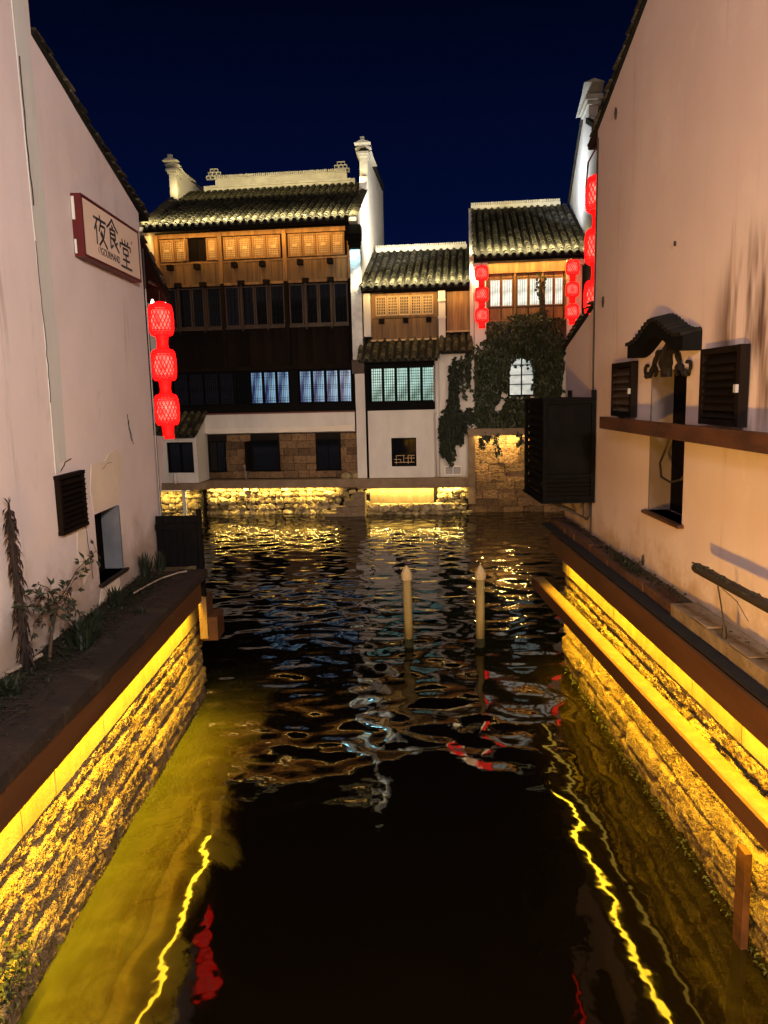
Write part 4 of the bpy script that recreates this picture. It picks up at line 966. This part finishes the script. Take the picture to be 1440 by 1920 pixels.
planks(H2, 0.22, 2.42, 5.80, 6.46, 0.27, 'woodp', 0.44)
for u in (0.56, 1.36, 2.12): box1('beam_end', 'dark', H2, u-.08, u+.08, 0.05, 0.268, 6.30, 6.46)
box1('sill', 'woodl', H2, 0.18, 2.43, 0.18, 0.27, 5.74, 5.795)
planks(H2, 2.70, 3.46, 6.02, 7.26, 0.26, 'wood', 0.19); box1('sill', 'woodl', H2, 2.68, 3.48, 0.18, 0.27, 5.96, 6.015)
lr = tiled_roof(H2, -0.12, 2.42, -0.72, 5.12, 0.24, 5.78, 0.235, 0.20, name='lean_to_roof')
lr2 = tiled_roof(H2, 2.52, 3.46, -0.62, 5.32, 0.24, 5.92, 0.235, 0.20, name='lean_to_roof')
box1('lintel', 'black', H2, -0.02, 2.38, 0.10, 0.36, 4.90, 5.06)
f = MB(); f.box(0.0, 0.10, 0.1, 0.33, 3.48, 4.9); f.box(2.27, 2.37, 0.1, 0.33, 3.48, 4.9); f.box(0.1, 2.27, 0.1, 0.33, 3.48, 3.72); f.build('window_surround', 'black', H2)
for k in range(5): sash(H2, 0.13+k*0.43, 0.13+(k+1)*0.43-0.02, 3.74, 4.88, 0.24, 'black', 'black', 'mint_pane', pat_square(5, 12, 0.016), 0.035)
# white ground floor with a square window
ww = MB(); ww.box(0.03, 0.80, 0.05, 0.3, 1.2, 3.46); ww.box(1.64, 2.24, 0.05, 0.3, 1.2, 3.46); ww.box(0.80, 1.64, 0.05, 0.3, 1.2, 1.58); ww.box(0.80, 1.64, 0.05, 0.3, 2.54, 3.46)
ww.build('white_wall', 'white_far', H2)
f = MB(); f.box(0.80, 0.85, 0.10, 0.2, 1.58, 2.54); f.box(1.59, 1.64, 0.10, 0.2, 1.58, 2.54); f.box(.85, 1.59, .1, .2, 1.58, 1.63); f.box(.85, 1.59, .1, .2, 2.49, 2.54)
wn = f.build('window', 'black', H2); box1('pane', 'glass', wn, 0.84, 1.6, 0.19, 0.2, 1.6, 2.5)
l = MB()
for (a, b, c, e_) in ((.87, 1.57, 1.70, 1.72), (.87, 1.1, 1.80, 1.82), (1.2, 1.57, 1.84, 1.86), (.95, 1.25, 1.93, 1.95), (1.35, 1.57, 1.93, 1.95)): l.box(a, b, .15, .17, c, e_)
for (u, a, b) in ((.95, 1.65, 1.95), (1.1, 1.70, 1.82), (1.2, 1.7, 1.93), (1.35, 1.65, 1.95), (1.46, 1.7, 1.93)): l.box(u-.01, u+.01, .152, .168, a, b)
l.build('lattice', 'woodl', wn)
box1('drain_strip', 'black', H2, -0.035, 0.025, 0.0, 0.1, 1.21, 4.9)
box1('side_wall', 'white_far', H2, 2.245, 3.50, 0.12, 0.4, 1.2, 5.3)
MB().tube([(2.36, 0.06, 1.22), (2.36, 0.06, 3.3), (2.36, 0.06, 5.1)], 0.075, 10).build('downpipe', 'white_far', H2, True); box1('pilaster_head', 'white_far', H2, 2.22, 2.72, 0.0, 0.12, 3.36, 3.46)
mbx = thing('meter_box', 'pale grey meter box on the white wall under the hanging ivy', 'meter box', Wp(2.86, 0.05, 1.28), AZ)
box1('case', 'metal_wht', mbx, -0.28, 0.28, -0.08, 0.07, 0.0, 0.30); box1('door_panel', 'grey', mbx, -0.25, -0.01, -0.09, -0.081, 0.03, 0.27); box1('door_panel', 'grey', mbx, 0.01, 0.25, -0.09, -0.081, 0.03, 0.27)

# ================================================================== right house with bright windows
H3 = house('lantern_house', 'house with bright white upper windows, red lanterns and ivy over its front')
box1('wall', 'darkm', H3, 3.6, 7.0, 0.42, 7.5, 2.6, 8.2)
tiled_roof(H3, 3.60, 7.02, -0.66, 8.20, 5.0, 10.86)
rafters(H3, 3.6, 7.0, -0.66, 8.20, 0.5, 8.74, 13)
MB().prism([(5.0, 10.86), (8.5, 9.2), (8.5, 9.0), (5.0, 10.66)], 3.6, 7.0, 'x').build('rear_roof', 'pan', H3)
rw = box1('ridge_wall', 'ridge', H3, 3.55, 6.86, 4.9, 5.1, 10.80, 10.96)
for k in range(40): MB().box(3.55+k*.0825+.004, 3.55+k*.0825+.066, 4.88, 5.12, 10.962, 11.05, jit=.006).build('ridge_tile', 'ridge', rw)
box1('eave_board', 'dark', H3, 3.6, 7.0, -0.62, -0.58, 8.02, 8.10)
gw = MB().prism([(0.0, 2.6), (0.0, 8.15), (-0.5, 8.2), (-0.5, 8.30), (5.0, 10.88), (5.0, 2.6)], 3.46, 3.585, 'x').build('gable_wall', 'white_far', H3)
box1('pilaster', 'white_far', H3, 3.60, 3.98, -0.1, 0.3, 5.2, 8.0); box1('pilaster', 'white_far', H3, 6.52, 6.98, -0.1, 0.3, 5.2, 8.0)
box1('pilaster_head', 'white_far', H3, 3.56, 4.02, -0.34, -0.102, 7.86, 8.02); box1('pilaster_head', 'white_far', H3, 6.48, 7.02, -0.34, -0.102, 7.86, 8.02)
box1('top_beam', 'wood', H3, 4.0, 6.5, 0.06, 0.3, 7.74, 8.05)
for u in (3.99, 4.86, 5.73, 6.46): box1('column', 'wood', H3, u, u+0.08, 0.08, 0.24, 6.2, 7.74)
for (a, c) in ((4.08, 4.85), (4.95, 5.72), (5.82, 6.45)):
    w = (c-a)/2
    for k in range(2):
        sash(H3, a+k*w+.01, a+(k+1)*w-.01, 6.70, 7.58, 0.14, 'wood', 'darkm', 'white_pane', pat_square(4, 1, 0.008), 0.036)
        box1('apron_panel', 'wood', H3, a+k*w+.02, a+(k+1)*w-.02, 0.16, 0.2, 6.30, 6.66)
        box1('fanlight', 'wood', H3, a+k*w+.02, a+(k+1)*w-.02, 0.15, 0.2, 7.60, 7.73)
box1('sill', 'wood', H3, 4.0, 6.5, 0.02, 0.2, 6.20, 6.28)
box1('floor_panel', 'redwood', H3, 4.0, 6.5, 0.12, 0.4, 5.30, 6.19)
box1('front_wall', 'white_far', H3, 3.6, 6.98, 0.16, 0.41, 2.82, 5.28)
f = MB(); f.box(4.68, 4.74, 0.06, 0.16, 3.82, 5.2); f.box(5.50, 5.56, 0.06, 0.16, 3.82, 5.2); f.box(4.74, 5.5, 0.06, 0.16, 3.82, 3.88); f.box(4.74, 5.5, 0.06, 0.16, 5.14, 5.2); f.box(5.10, 5.14, 0.07, 0.15, 3.88, 5.14)
for z in (4.2, 4.5, 4.82): f.box(4.74, 5.5, 0.075, 0.145, z, z+.03)
wn = f.build('window', 'black', H3); box1('pane', 'cool_pane', wn, 4.73, 5.51, 0.146, 0.158, 3.87, 5.15)
box1('window_hood', 'white_far', H3, 4.6, 5.7, -0.1, 0.15, 5.215, 5.27)
box1('floor_beam', 'beam_far', H3, 3.36, 6.8, -0.24, 0.3, 2.64, 2.81)
box1('beam_skirt', 'beam_far', H3, 3.36, 6.8, -0.27, -0.242, 2.58, 2.81)
box1('light_strip', 'ledw', H3, 3.7, 5.3, -0.14, -0.10, 2.615, 2.635)
box1('side_post', 'beam_far', H3, 3.36, 3.60, -0.1, 0.2, 0.3, 2.575)
# block wall below
wq = thing('block_wall', 'brown coursed stone block wall standing in the water below the ivy', 'canal wall', O, AZ)
box1('wall_core', 'soil', wq, 3.36, 7.4, 0.16, 0.5, -0.4, 2.62)
z = -0.12
while z < 2.6:
    z1 = min(2.62, z+rnd.uniform(0.26, 0.33)); u = 3.36-rnd.uniform(0, .4)
    if 2.62-z1 < 0.1: z1 = 2.62
    while u < 7.4:
        w = rnd.uniform(0.45, 0.85); a = max(3.36, u)
        if u+w-a > 0.1: rough = MB().box(a+.006, min(7.4, u+w)-.006, 0.07+rnd.uniform(-.02, .02), 0.2, z+.005, z1-.005, jit=.008).build('stone', 'block', wq)
        u += w
    z = z1

# ================================================================== white fire wall on the right
FW = thing('fire_wall', 'high white fire wall with stepped tiled top behind the right roof', 'wall', O, AZ)
MB().prism([(5.7, 3.0), (5.7, 11.0), (3.3, 12.45), (2.4, 12.95), (2.4, 13.2), (1.2, 13.2), (1.2, 12.7), (-0.6, 12.0), (-0.6, 3.0)], 7.3, 7.6, 'x').build('wall', 'white_far', FW)
firewall_cap(FW, 7.28, 7.62, [(5.75, 11.03), (3.3, 12.50), (2.45, 13.0)], over=.06)
pp_ = MB(); pp_.box(7.24, 7.66, 1.1, 2.5, 13.0, 13.12); pp_.box(7.18, 7.72, 1.0, 2.6, 13.121, 13.28); pp_.build('pier_moulding', 'ridge', FW)
firewall_cap(FW, 7.2, 7.7, [(3.0, 13.22), (2.4, 13.32), (1.7, 13.45), (1.1, 13.66)], over=.07, m='ridge')
MB().prism([(1.15, 12.62), (-0.9, 11.75), (-0.9, 11.6), (1.15, 12.45)], 7.2, 8.4, 'x').build('side_roof', 'tile', FW)

# ================================================================== far quays
def rubble(parent, u0, u1, z0, z1, d, n, smin, smax, holes=()):
    pts = []; tries = 0
    g = []
    z = z0
    while z < z1:
        h = rnd.uniform(smin, smax)*0.72; u = u0+rnd.uniform(0, .1)
        while u < u1:
            w = rnd.uniform(smin, smax); g.append((u+w/2, z+h/2, w, h)); u += w*0.93
        z += h*0.9
    for (u, z, w, h) in g:
        if not (u0-.05 < u < u1+.05) : continue
        vs = []; seg, rg_ = 8, 5; sd = rnd.uniform(0, 99)
        for i in range(rg_+1):
            th = math.pi*i/rg_
            for k in range(seg):
                a = 2*math.pi*k/seg; v = Vector((math.sin(th)*math.cos(a), math.cos(th), math.sin(th)*math.sin(a)))
                for ax in (0, 2): v[ax] = math.copysign(abs(v[ax])**0.7, v[ax])
                q = 1+0.30*mnoise.noise(v*1.6+Vector((sd, 0, 0)))
                vs.append((v.x*w*.54*q, v.y*0.13*q, v.z*h*.56*q))
        fs = [(i*seg+k, i*seg+(k+1) % seg, (i+1)*seg+(k+1) % seg, (i+1)*seg+k) for i in range(rg_) for k in range(seg)]
        mb = MB(); mb.add(vs, fs); o = mb.build('stone', 'rubble', parent, False, loc=(u, d+rnd.uniform(-.05, .06), z)); o.rotation_euler = (0, rnd.uniform(-.25, .25), 0)
Q1 = thing('rubble_quay', 'lit rubble stone quay under the tall timber house', 'canal wall', O, AZ)
box1('quay_core', 'soil', Q1, -5.8, -0.02, 0.06, 0.42, -0.4, 1.19)
rubble(Q1, -5.75, -0.95, -0.1, 0.95, 0.05, 0, 0.16, 0.46); rubble(Q1, -0.95, -0.05, -0.1, 1.15, 0.1, 0, 0.2, 0.4)
box1('beam', 'beam_far', Q1, -5.72, -0.06, -0.26, 0.245, 1.0, 1.20); box1('beam_skirt', 'beam_far', Q1, -5.72, -0.06, -0.29, -0.262, 0.93, 1.205)
box1('light_strip', 'ledw', Q1, -5.4, -1.1, -0.20, -0.16, 0.955, 0.97)
Q2 = thing('rubble_quay', 'small rubble quay with beam and post below the little white hut', 'canal wall', O, AZ)
box1('quay_core', 'soil', Q2, -8.2, -5.8, -0.55, 0.4, -0.4, 0.98); rubble(Q2, -7.6, -5.75, -0.1, 0.95, -0.6, 0, 0.16, 0.4)
MB().prism([(-8.2, -1.25), (-5.75, -1.2), (-5.35, -0.95), (-5.73, -0.3), (-5.73, 0.1), (-8.2, 0.1)], 1.0, 1.22, 'z').build('beam', 'beam_far', Q2)
box1('light_strip', 'ledw', Q2, -7.2, -5.9, -1.05, -1.01, 0.975, 0.99)
box1('post', 'white_far', Q2, -6.13, -6.02, -1.15, -1.05, -0.3, 0.995); MB().lathe([(.06, 0), (.075, .12), (.05, .22), (.07, .3), (0.03, .36)], (-6.35, -1.1, 1.22), 8).build('post_finial', 'white_far', Q2, True)
Q3 = thing('rubble_quay', 'lit cement and rubble quay below the white wall of the low house', 'canal wall', O, AZ)
box1('quay_core', 'soil', Q3, 0.0, 3.35, 0.08, 0.42, -0.4, 1.19)
box1('cement_panel', 'band', Q3, 0.04, 2.2, 0.0, 0.09, 0.34, 0.97); box1('footing', 'rubble', Q3, 0.0, 2.75, -0.28, 0.06, 0.20, 0.335)
rubble(Q3, 2.25, 3.34, -0.1, 0.95, 0.06, 0, 0.16, 0.42); rubble(Q3, -0.1, 2.7, -0.12, 0.25, -0.2, 0, 0.2, 0.5)
box1('beam', 'beam_far', Q3, -0.045, 3.35, -0.24, 0.045, 0.95, 1.195); box1('beam_skirt', 'beam_far', Q3, -0.34, 3.35, -0.27, -0.242, 0.88, 1.2)
box1('light_strip', 'ledw', Q3, 0.1, 3.2, -0.17, -0.13, 0.915, 0.93)
stp = thing('stone_steps', 'worn stone steps leading down to the water between the two far quays', 'steps', O, AZ)
for k, (a, b, z0, z1) in enumerate(((-0.42, -0.05, 0.55, 0.78), (-0.72, -0.05, 0.33, 0.545), (-1.02, -0.05, 0.12, 0.325), (-1.42, -0.05, -0.2, 0.115))):
    MB().box(a, b, -0.62-k*.03, -0.30, z0, z1, jit=0.012).build('step', 'capl', stp)
# little hut
H4 = thing('small_hut', 'little white hut with tiled roof and black window below the left lanterns', 'hut', Wp(-6.4, -0.9, 1.22), AZ)
hw = MB(); hw.box(-1.6, -0.25, 0.0, 0.12, 0, 1.62); hw.box(0.65, 0.78, 0.0, 0.12, 0, 1.62); hw.box(-0.25, 0.65, 0, 0.12, 0, 0.34); hw.box(-0.25, 0.65, 0, 0.12, 1.36, 1.62); hw.box(0.66, 0.78, 0.12, 1.1, 0, 1.62)
hw.add([(0.66, 0.12, 1.62), (0.66, 1.1, 1.62), (0.66, 1.1, 2.22), (0.78, 0.12, 1.62), (0.78, 1.1, 1.62), (0.78, 1.1, 2.22)], [(0, 1, 2), (3, 5, 4), (0, 2, 5, 3), (1, 4, 5, 2), (0, 3, 4, 1)])
hw.build('wall', 'white_far', H4)
f = MB(); f.box(-0.25, -0.2, 0.02, 0.1, 0.34, 1.36); f.box(0.6, 0.65, 0.02, 0.1, 0.34, 1.36); f.box(-.2, .6, .02, .1, 1.31, 1.36); f.box(-.2, .6, .02, .1, .34, .39); f.box(0.18, 0.22, 0.03, 0.09, 0.39, 1.31)
wn = f.build('window', 'black', H4); box1('pane', 'glass', wn, -0.22, 0.62, 0.091, 0.099, 0.36, 1.34)
tiled_roof(H4, -1.6, 0.80, -0.22, 1.62, 1.1, 2.36, 0.22, 0.22)

# tripod of thin sticks in front of the rubble, water posts
tp = thing('stick_tripod', 'three thin pale sticks tied as a tripod in the water before the rubble quay', 'sticks', Wp(-4.0, -0.55, 0))
for x, y in ((-0.26, 0.0), (0.05, -0.15), (0.2, 0.05)): MB().tube([(x, y, -0.2), (0, 0, 1.0)], 0.014, 5).build('stick', 'pipe', tp)
def water_post(label, x, y, tilt):
    t = thing('mooring_post', label, 'post', (x, y, 0), 0, 'pale posts standing in the canal'); t.rotation_euler = (0, tilt, 0)
    MB().lathe([(0.070, 0.14), (0.069, 0.5), (0.066, 1.12)], n=16).build('shaft', 'post', t, True)
    MB().lathe([(0.073, -0.5), (0.072, 0.139)], n=16).build('wet_foot', 'moss', t, True)
    MB().lathe([(0.074, 1.121), (0.088, 1.135), (0.088, 1.20)], n=16).build('collar', 'post_cap', t)
    MB().lathe([(0.086, 1.10), (0.086, 1.202), (0.05, 1.27), (0.004, 1.33)], n=8).build('pointed_top', 'post_cap', t)
water_post('pale pointed post in the water, left of the pair, leaning slightly', 0.35, 11.85, R(-0.8)); water_post('pale pointed post in the water, right of the pair, upright', 1.48, 11.78, R(0.4))

# ------------------------------------------------------------------ plants
def leaf(mb, p, d, n, ln, w, fold=0.25):
    """folded leaf of four faces from p along d"""
    p, d, n = Vector(p), Vector(d).normalized(), Vector(n); s = d.cross(n).normalized(); n = s.cross(d)
    a, b, c = p, p+d*ln*.5-n*ln*0.05, p+d*ln-n*ln*0.18
    mb.add([a, b, c, b+s*w/2+n*w*fold, b-s*w/2+n*w*fold], [(0, 3, 1), (0, 1, 4), (1, 3, 2), (1, 2, 4)])
def rv(): return Vector((rnd.gauss(0, 1), rnd.gauss(0, 1), rnd.gauss(0, 1)))
iv = thing('ivy', 'dark ivy hanging over the front of the house with red lanterns', 'ivy', O, AZ)
def pu(x): return 3.59+(x-890)*0.01675
def pz(y): return 2.72+(806-y)*0.0168
def ivy_mass(blobs, dens):
    mb = MB()
    for (x, y, rx, ry, dd) in blobs:
        n = int(rx*ry*dens)
        for _ in range(n):
            a = rnd.uniform(0, 6.283); r = math.sqrt(rnd.random())*(1+0.18*math.sin(a*5+x)); px, py = x+rx*r*math.cos(a), y+ry*r*math.sin(a)
            dep = dd - 0.30*math.sqrt(max(0, 1-min(1, r*r)))*rnd.random()
            if ((px-979)/25)**2+((py-703)/40)**2 < 1 and rnd.random() < 0.95: continue
            leaf(mb, (pu(px), dep, pz(py)), (rnd.gauss(0, .5), rnd.gauss(-.35, .3), -1+rnd.gauss(0, .4)), (rnd.gauss(0, .45), -1, rnd.gauss(.5, .4)), rnd.uniform(.09, .16), rnd.uniform(.07, .13))
    return mb
BL = [(975, 625, 72, 34, -.05), (1030, 635, 32, 45, -.05), (940, 655, 50, 40, -.02), (920, 700, 28, 52, .05), (910, 765, 20, 40, .0), (950, 782, 60, 22, -.05), (1030, 705, 26, 65, .02), (1030, 770, 32, 30, -.05), (1000, 600, 45, 18, -.1), (1015, 655, 40, 40, 0), (898, 715, 8, 60, .02), (945, 690, 14, 40, .0), (975, 752, 30, 16, 0.02), (1045, 690, 14, 60, 0)]
o = ivy_mass(BL, 0.62).build('foliage', 'leaf', iv); o['kind'] = 'stuff'
BL2 = [(850, 712, 10, 48, .0), (846, 772, 14, 36, -.05), (838, 815, 17, 40, -.1), (856, 795, 18, 30, -.05), (842, 850, 8, 18, -.1), (876, 775, 14, 14, 0), (864, 685, 4, 24, .06), (878, 685, 4, 34, .06), (830, 800, 9, 30, -.1)]
o = ivy_mass(BL2, 0.85).build('foliage', 'leafd', iv); o['kind'] = 'stuff'
mb = MB(); st_ = MB()
for (x, y0, y1, sw) in ((1015, 512, 600, 6), (1020, 520, 600, 3), (932, 808, 850, 4), (905, 808, 835, 3), (978, 806, 832, 3), (915, 808, 822, 4), (868, 665, 740, 3), (880, 660, 725, 3), (1040, 600, 720, 5), (1050, 640, 740, 3)):
    pts = []
    for k in range(12):
        f = k/11; px = x+sw*math.sin(f*7+x); py = y0+(y1-y0)*f; pts.append((pu(px), -0.22 if y0 > 800 else -.12, pz(py)))
        for _ in range(5): leaf(mb, pts[-1]+rv()*.04 if False else Vector(pts[-1])+rv()*0.04, (rnd.gauss(0, .6), -.3, -1), (rnd.gauss(0, .4), -1, .3), rnd.uniform(.08, .13), rnd.uniform(.06, .1))
    st_.tube(pts, 0.012, 4)
o = mb.build('foliage', 'leaf', iv); o['kind'] = 'stuff'
st_.build('stems', 'stem', iv)
# tall dried stalk on the left ledge
dp = thing('dried_stalk', 'tall dead plant stalk with drooping brown leaves before the pink wall', 'plant', (-2.86, 5.86, 1.88))
sp_ = [(0.0, 0, 0), (-0.02, 0.02, 0.5), (-0.05, 0.05, 1.0), (-0.06, 0.08, 1.36)]
MB().tube(sp_, [0.035, 0.032, 0.024, 0.008], 8).build('stem', 'dry', dp, True)
mb = MB()
for k in range(230):
    f = rnd.random()**0.8; z = 0.12+f*1.2; a = rnd.uniform(0, 6.28); c = Vector((-0.055*f, 0.07*f, z))
    d = Vector((math.cos(a), math.sin(a), -rnd.uniform(.9, 2.8))); leaf(mb, c+Vector((math.cos(a), math.sin(a), 0))*.02, d, (math.cos(a), math.sin(a), .5), rnd.uniform(.07, .16)*(1.15-.5*f), rnd.uniform(.016, .034))
for k in range(8): leaf(mb, (-0.06, 0.08, 1.34), (rnd.gauss(0, .4), rnd.gauss(0, .4), 1), (1, 0, 0), .07, .015)
mb.build('leaves', 'dry', dp)
# leafy shrub
shp = thing('leafy_sapling', 'thin sapling with hand shaped dark leaves leaning over the left ledge', 'plant', (-2.80, 6.12, 1.88))
MB().tube([(0, 0, 0), (0.0, 0.08, 0.2), (0.02, 0.16, 0.38), (0.02, 0.20, 0.45)], [.016, .014, .011, .009], 6).build('stem', 'stem', shp)
mb = MB(); br = MB()
B0 = Vector((0.02, 0.20, 0.43))
ends = [((0.10, 0.95, 0.74), 9), ((0.05, -0.35, 0.60), 8), ((0.10, 0.28, 0.36), 6), ((0.0, -0.22, 0.38), 7), ((0.08, 0.36, 0.50), 6), ((0.02, -0.1, 0.68), 5), ((0.05, 0.05, 0.36), 6)]
for (en, nl) in ends:
    en = Vector(en); mid = (B0+en)/2+Vector((0, 0, 0.06)); br.tube([B0, mid, en], [.007, .005, .003], 5)
    for j in range(nl):
        f = 0.3+0.7*j/(nl-1); q = B0.lerp(en, f)+Vector((0, 0, 0.1*f*(1-f)))
        for sd in (-1, 1):
            dirn = Vector((rnd.gauss(0, .5), rnd.gauss(.2, .4), -0.35+rnd.gauss(0, .35)+sd*.45)).normalized()
            br.tube([q, q+dirn*.06], 0.0022, 3)
            for m_ in range(3): leaf(mb, q+dirn*.06, dirn+rv()*.4, (1, -.4, .5), rnd.uniform(.045, .09), rnd.uniform(.02, .034))
br.build('twigs', 'stem', shp); mb.build('leaves', 'leafd', shp)
def tuft(name, label, x, y, z, n, h, spread, m, w=0.012, cat='plant', grp=None):
    mb = MB()
    for _ in range(n):
        a = rnd.uniform(0, 6.28); t = rnd.uniform(.1, 1)*spread; hh = h*rnd.uniform(.5, 1.1); b = Vector((rnd.gauss(0, .3)*spread*.6, rnd.gauss(0, .3)*spread*.6, 0))
        s = Vector((math.sin(a), -math.cos(a), 0))*w; tip = b+Vector((math.cos(a)*t, math.sin(a)*t, hh)); md = b.lerp(tip, .55)+Vector((0, 0, hh*.12))
        mb.add([b-s*.6, b+s*.6, md+s*.7, md-s*.7, tip], [(0, 1, 2, 3), (3, 2, 4)])
    return tag(mb.build(name, m, None, False, (x, y, z)), label, cat, grp)
tuft('grass_tuft', 'dry grass tuft at the far corner of the pink house', -2.88, 9.05, 1.89, 70, 0.30, 0.14, 'leafd')
tuft('grass_tuft', 'grass tuft beside the black gate on the left ledge', -2.84, 9.50, 1.87, 60, 0.24, 0.12, 'leafd')
tuft('leafy_weed', 'bushy green weed spilling over the left ledge in front of the sapling', -2.62, 6.42, 1.90, 130, 0.26, 0.20, 'leafg', 0.016)
tuft('leafy_weed', 'small green weed on the left ledge under the louvred vent', -2.76, 7.05, 1.90, 70, 0.16, 0.12, 'leafg', 0.014)
tuft('leafy_weed', 'low weed at the lower left edge of the left ledge', -2.75, 5.35, 1.90, 70, 0.14, 0.18, 'leafd', 0.016)
mb = MB()
for _ in range(4200):
    y = rnd.uniform(4.2, 9.1); x = -2.78+rnd.gauss(0, .15)*rnd.choice((0.5, 1, 1.4))+0.02*math.sin(y*3); leaf(mb, (x, y, 1.885+abs(rnd.gauss(0, .025))), (rnd.gauss(0, 1), rnd.gauss(0, 1), .35), (0, 0, 1), rnd.uniform(.02, .05), rnd.uniform(.012, .03))
tag(mb.build('ground_cover', 'leafd'), 'low weeds and litter along the left ledge', None, kind='stuff')
mb = MB()
for _ in range(900):
    y = 5.2+rnd.random()**1.2*6.2; x = 2.72+rnd.gauss(0, .035); leaf(mb, (x, y, 2.06+abs(rnd.gauss(0, .012))), (rnd.gauss(0, 1), rnd.gauss(0, 1), .3), (0, 0, 1), rnd.uniform(.02, .045), rnd.uniform(.012, .028))
for _ in range(260):
    y = 8.2+rnd.gauss(0, .5); x = 2.66+rnd.gauss(0, .04); leaf(mb, (x, y, 2.06+abs(rnd.gauss(0, .03))), (rnd.gauss(0, 1), rnd.gauss(0, 1), .6), (0, 0, 1), rnd.uniform(.03, .06), rnd.uniform(.015, .03))
tag(mb.build('ground_cover', 'leafd'), 'dark moss and weeds along the right ledge', None, kind='stuff')
mb = MB()
for _ in range(300):
    y = rnd.uniform(4.6, 10.8); leaf(mb, (2.56-abs(rnd.gauss(0, .02)), y, 0.03+abs(rnd.gauss(0, .04))), (-1, rnd.gauss(0, 1), rnd.gauss(.2, .6)), (-.6, 0, 1), rnd.uniform(.02, .05), rnd.uniform(.015, .03))
tag(mb.build('waterline_plants', 'leafg'), 'small green water plants along the foot of the right wall', None, kind='stuff')
mb = MB()
for _ in range(160): leaf(mb, (-2.44+rnd.gauss(0, .02), 4.35+rnd.gauss(0, .16), 0.42+rnd.gauss(0, .10)), (1, rnd.gauss(0, 1), rnd.gauss(-.2, .6)), (.6, 0, 1), rnd.uniform(.03, .06), rnd.uniform(.02, .04))
tag(mb.build('wall_weed', 'leafg'), 'yellow green weed growing from the left canal wall near the waterline', None, kind='stuff')
# hose, pole and clutter on the left ledge
tag(MB().tube([(-2.98, 5.55, 1.935), (-2.90, 5.95, 1.935), (-2.86, 6.12, 1.94)], 0.016, 8).build('pale_pole', 'pipe'), 'thin pale pole lying on the left ledge by the dead stalk', 'pole')
tag(MB().tube([(-2.74, 8.15, 1.93), (-2.68, 8.5, 1.935), (-2.62, 8.8, 1.935), (-2.50, 9.05, 1.935), (-2.42, 9.15, 1.93)], 0.010, 8).build('hose', 'pipe'), 'pale hose curling along the far end of the left ledge', 'hose')

tuft('grass_tuft', 'thin grass clump under the blue grey window on the left ledge', -2.80, 7.75, 1.90, 60, 0.20, 0.14, 'leafd')
tuft('grass_tuft', 'sparse trailing grass on the edge of the left ledge before the window', -2.45, 7.4, 1.90, 40, 0.08, 0.16, 'leafd', 0.008)
tw = MB()
for _ in range(60):
    y = rnd.uniform(4.6, 8.8); x = rnd.uniform(-2.9, -2.35); a = rnd.uniform(0, 6.28); l = rnd.uniform(.06, .25)
    tw.tube([(x, y, 1.925), (x+math.cos(a)*l*.5, y+math.sin(a)*l*.5, 1.935+rnd.uniform(0, .03)), (x+math.cos(a)*l, y+math.sin(a)*l, 1.93)], 0.003, 4)
tag(tw.build('fallen_twigs', 'dry'), 'fallen dry twigs scattered over the left ledge', None, kind='stuff')
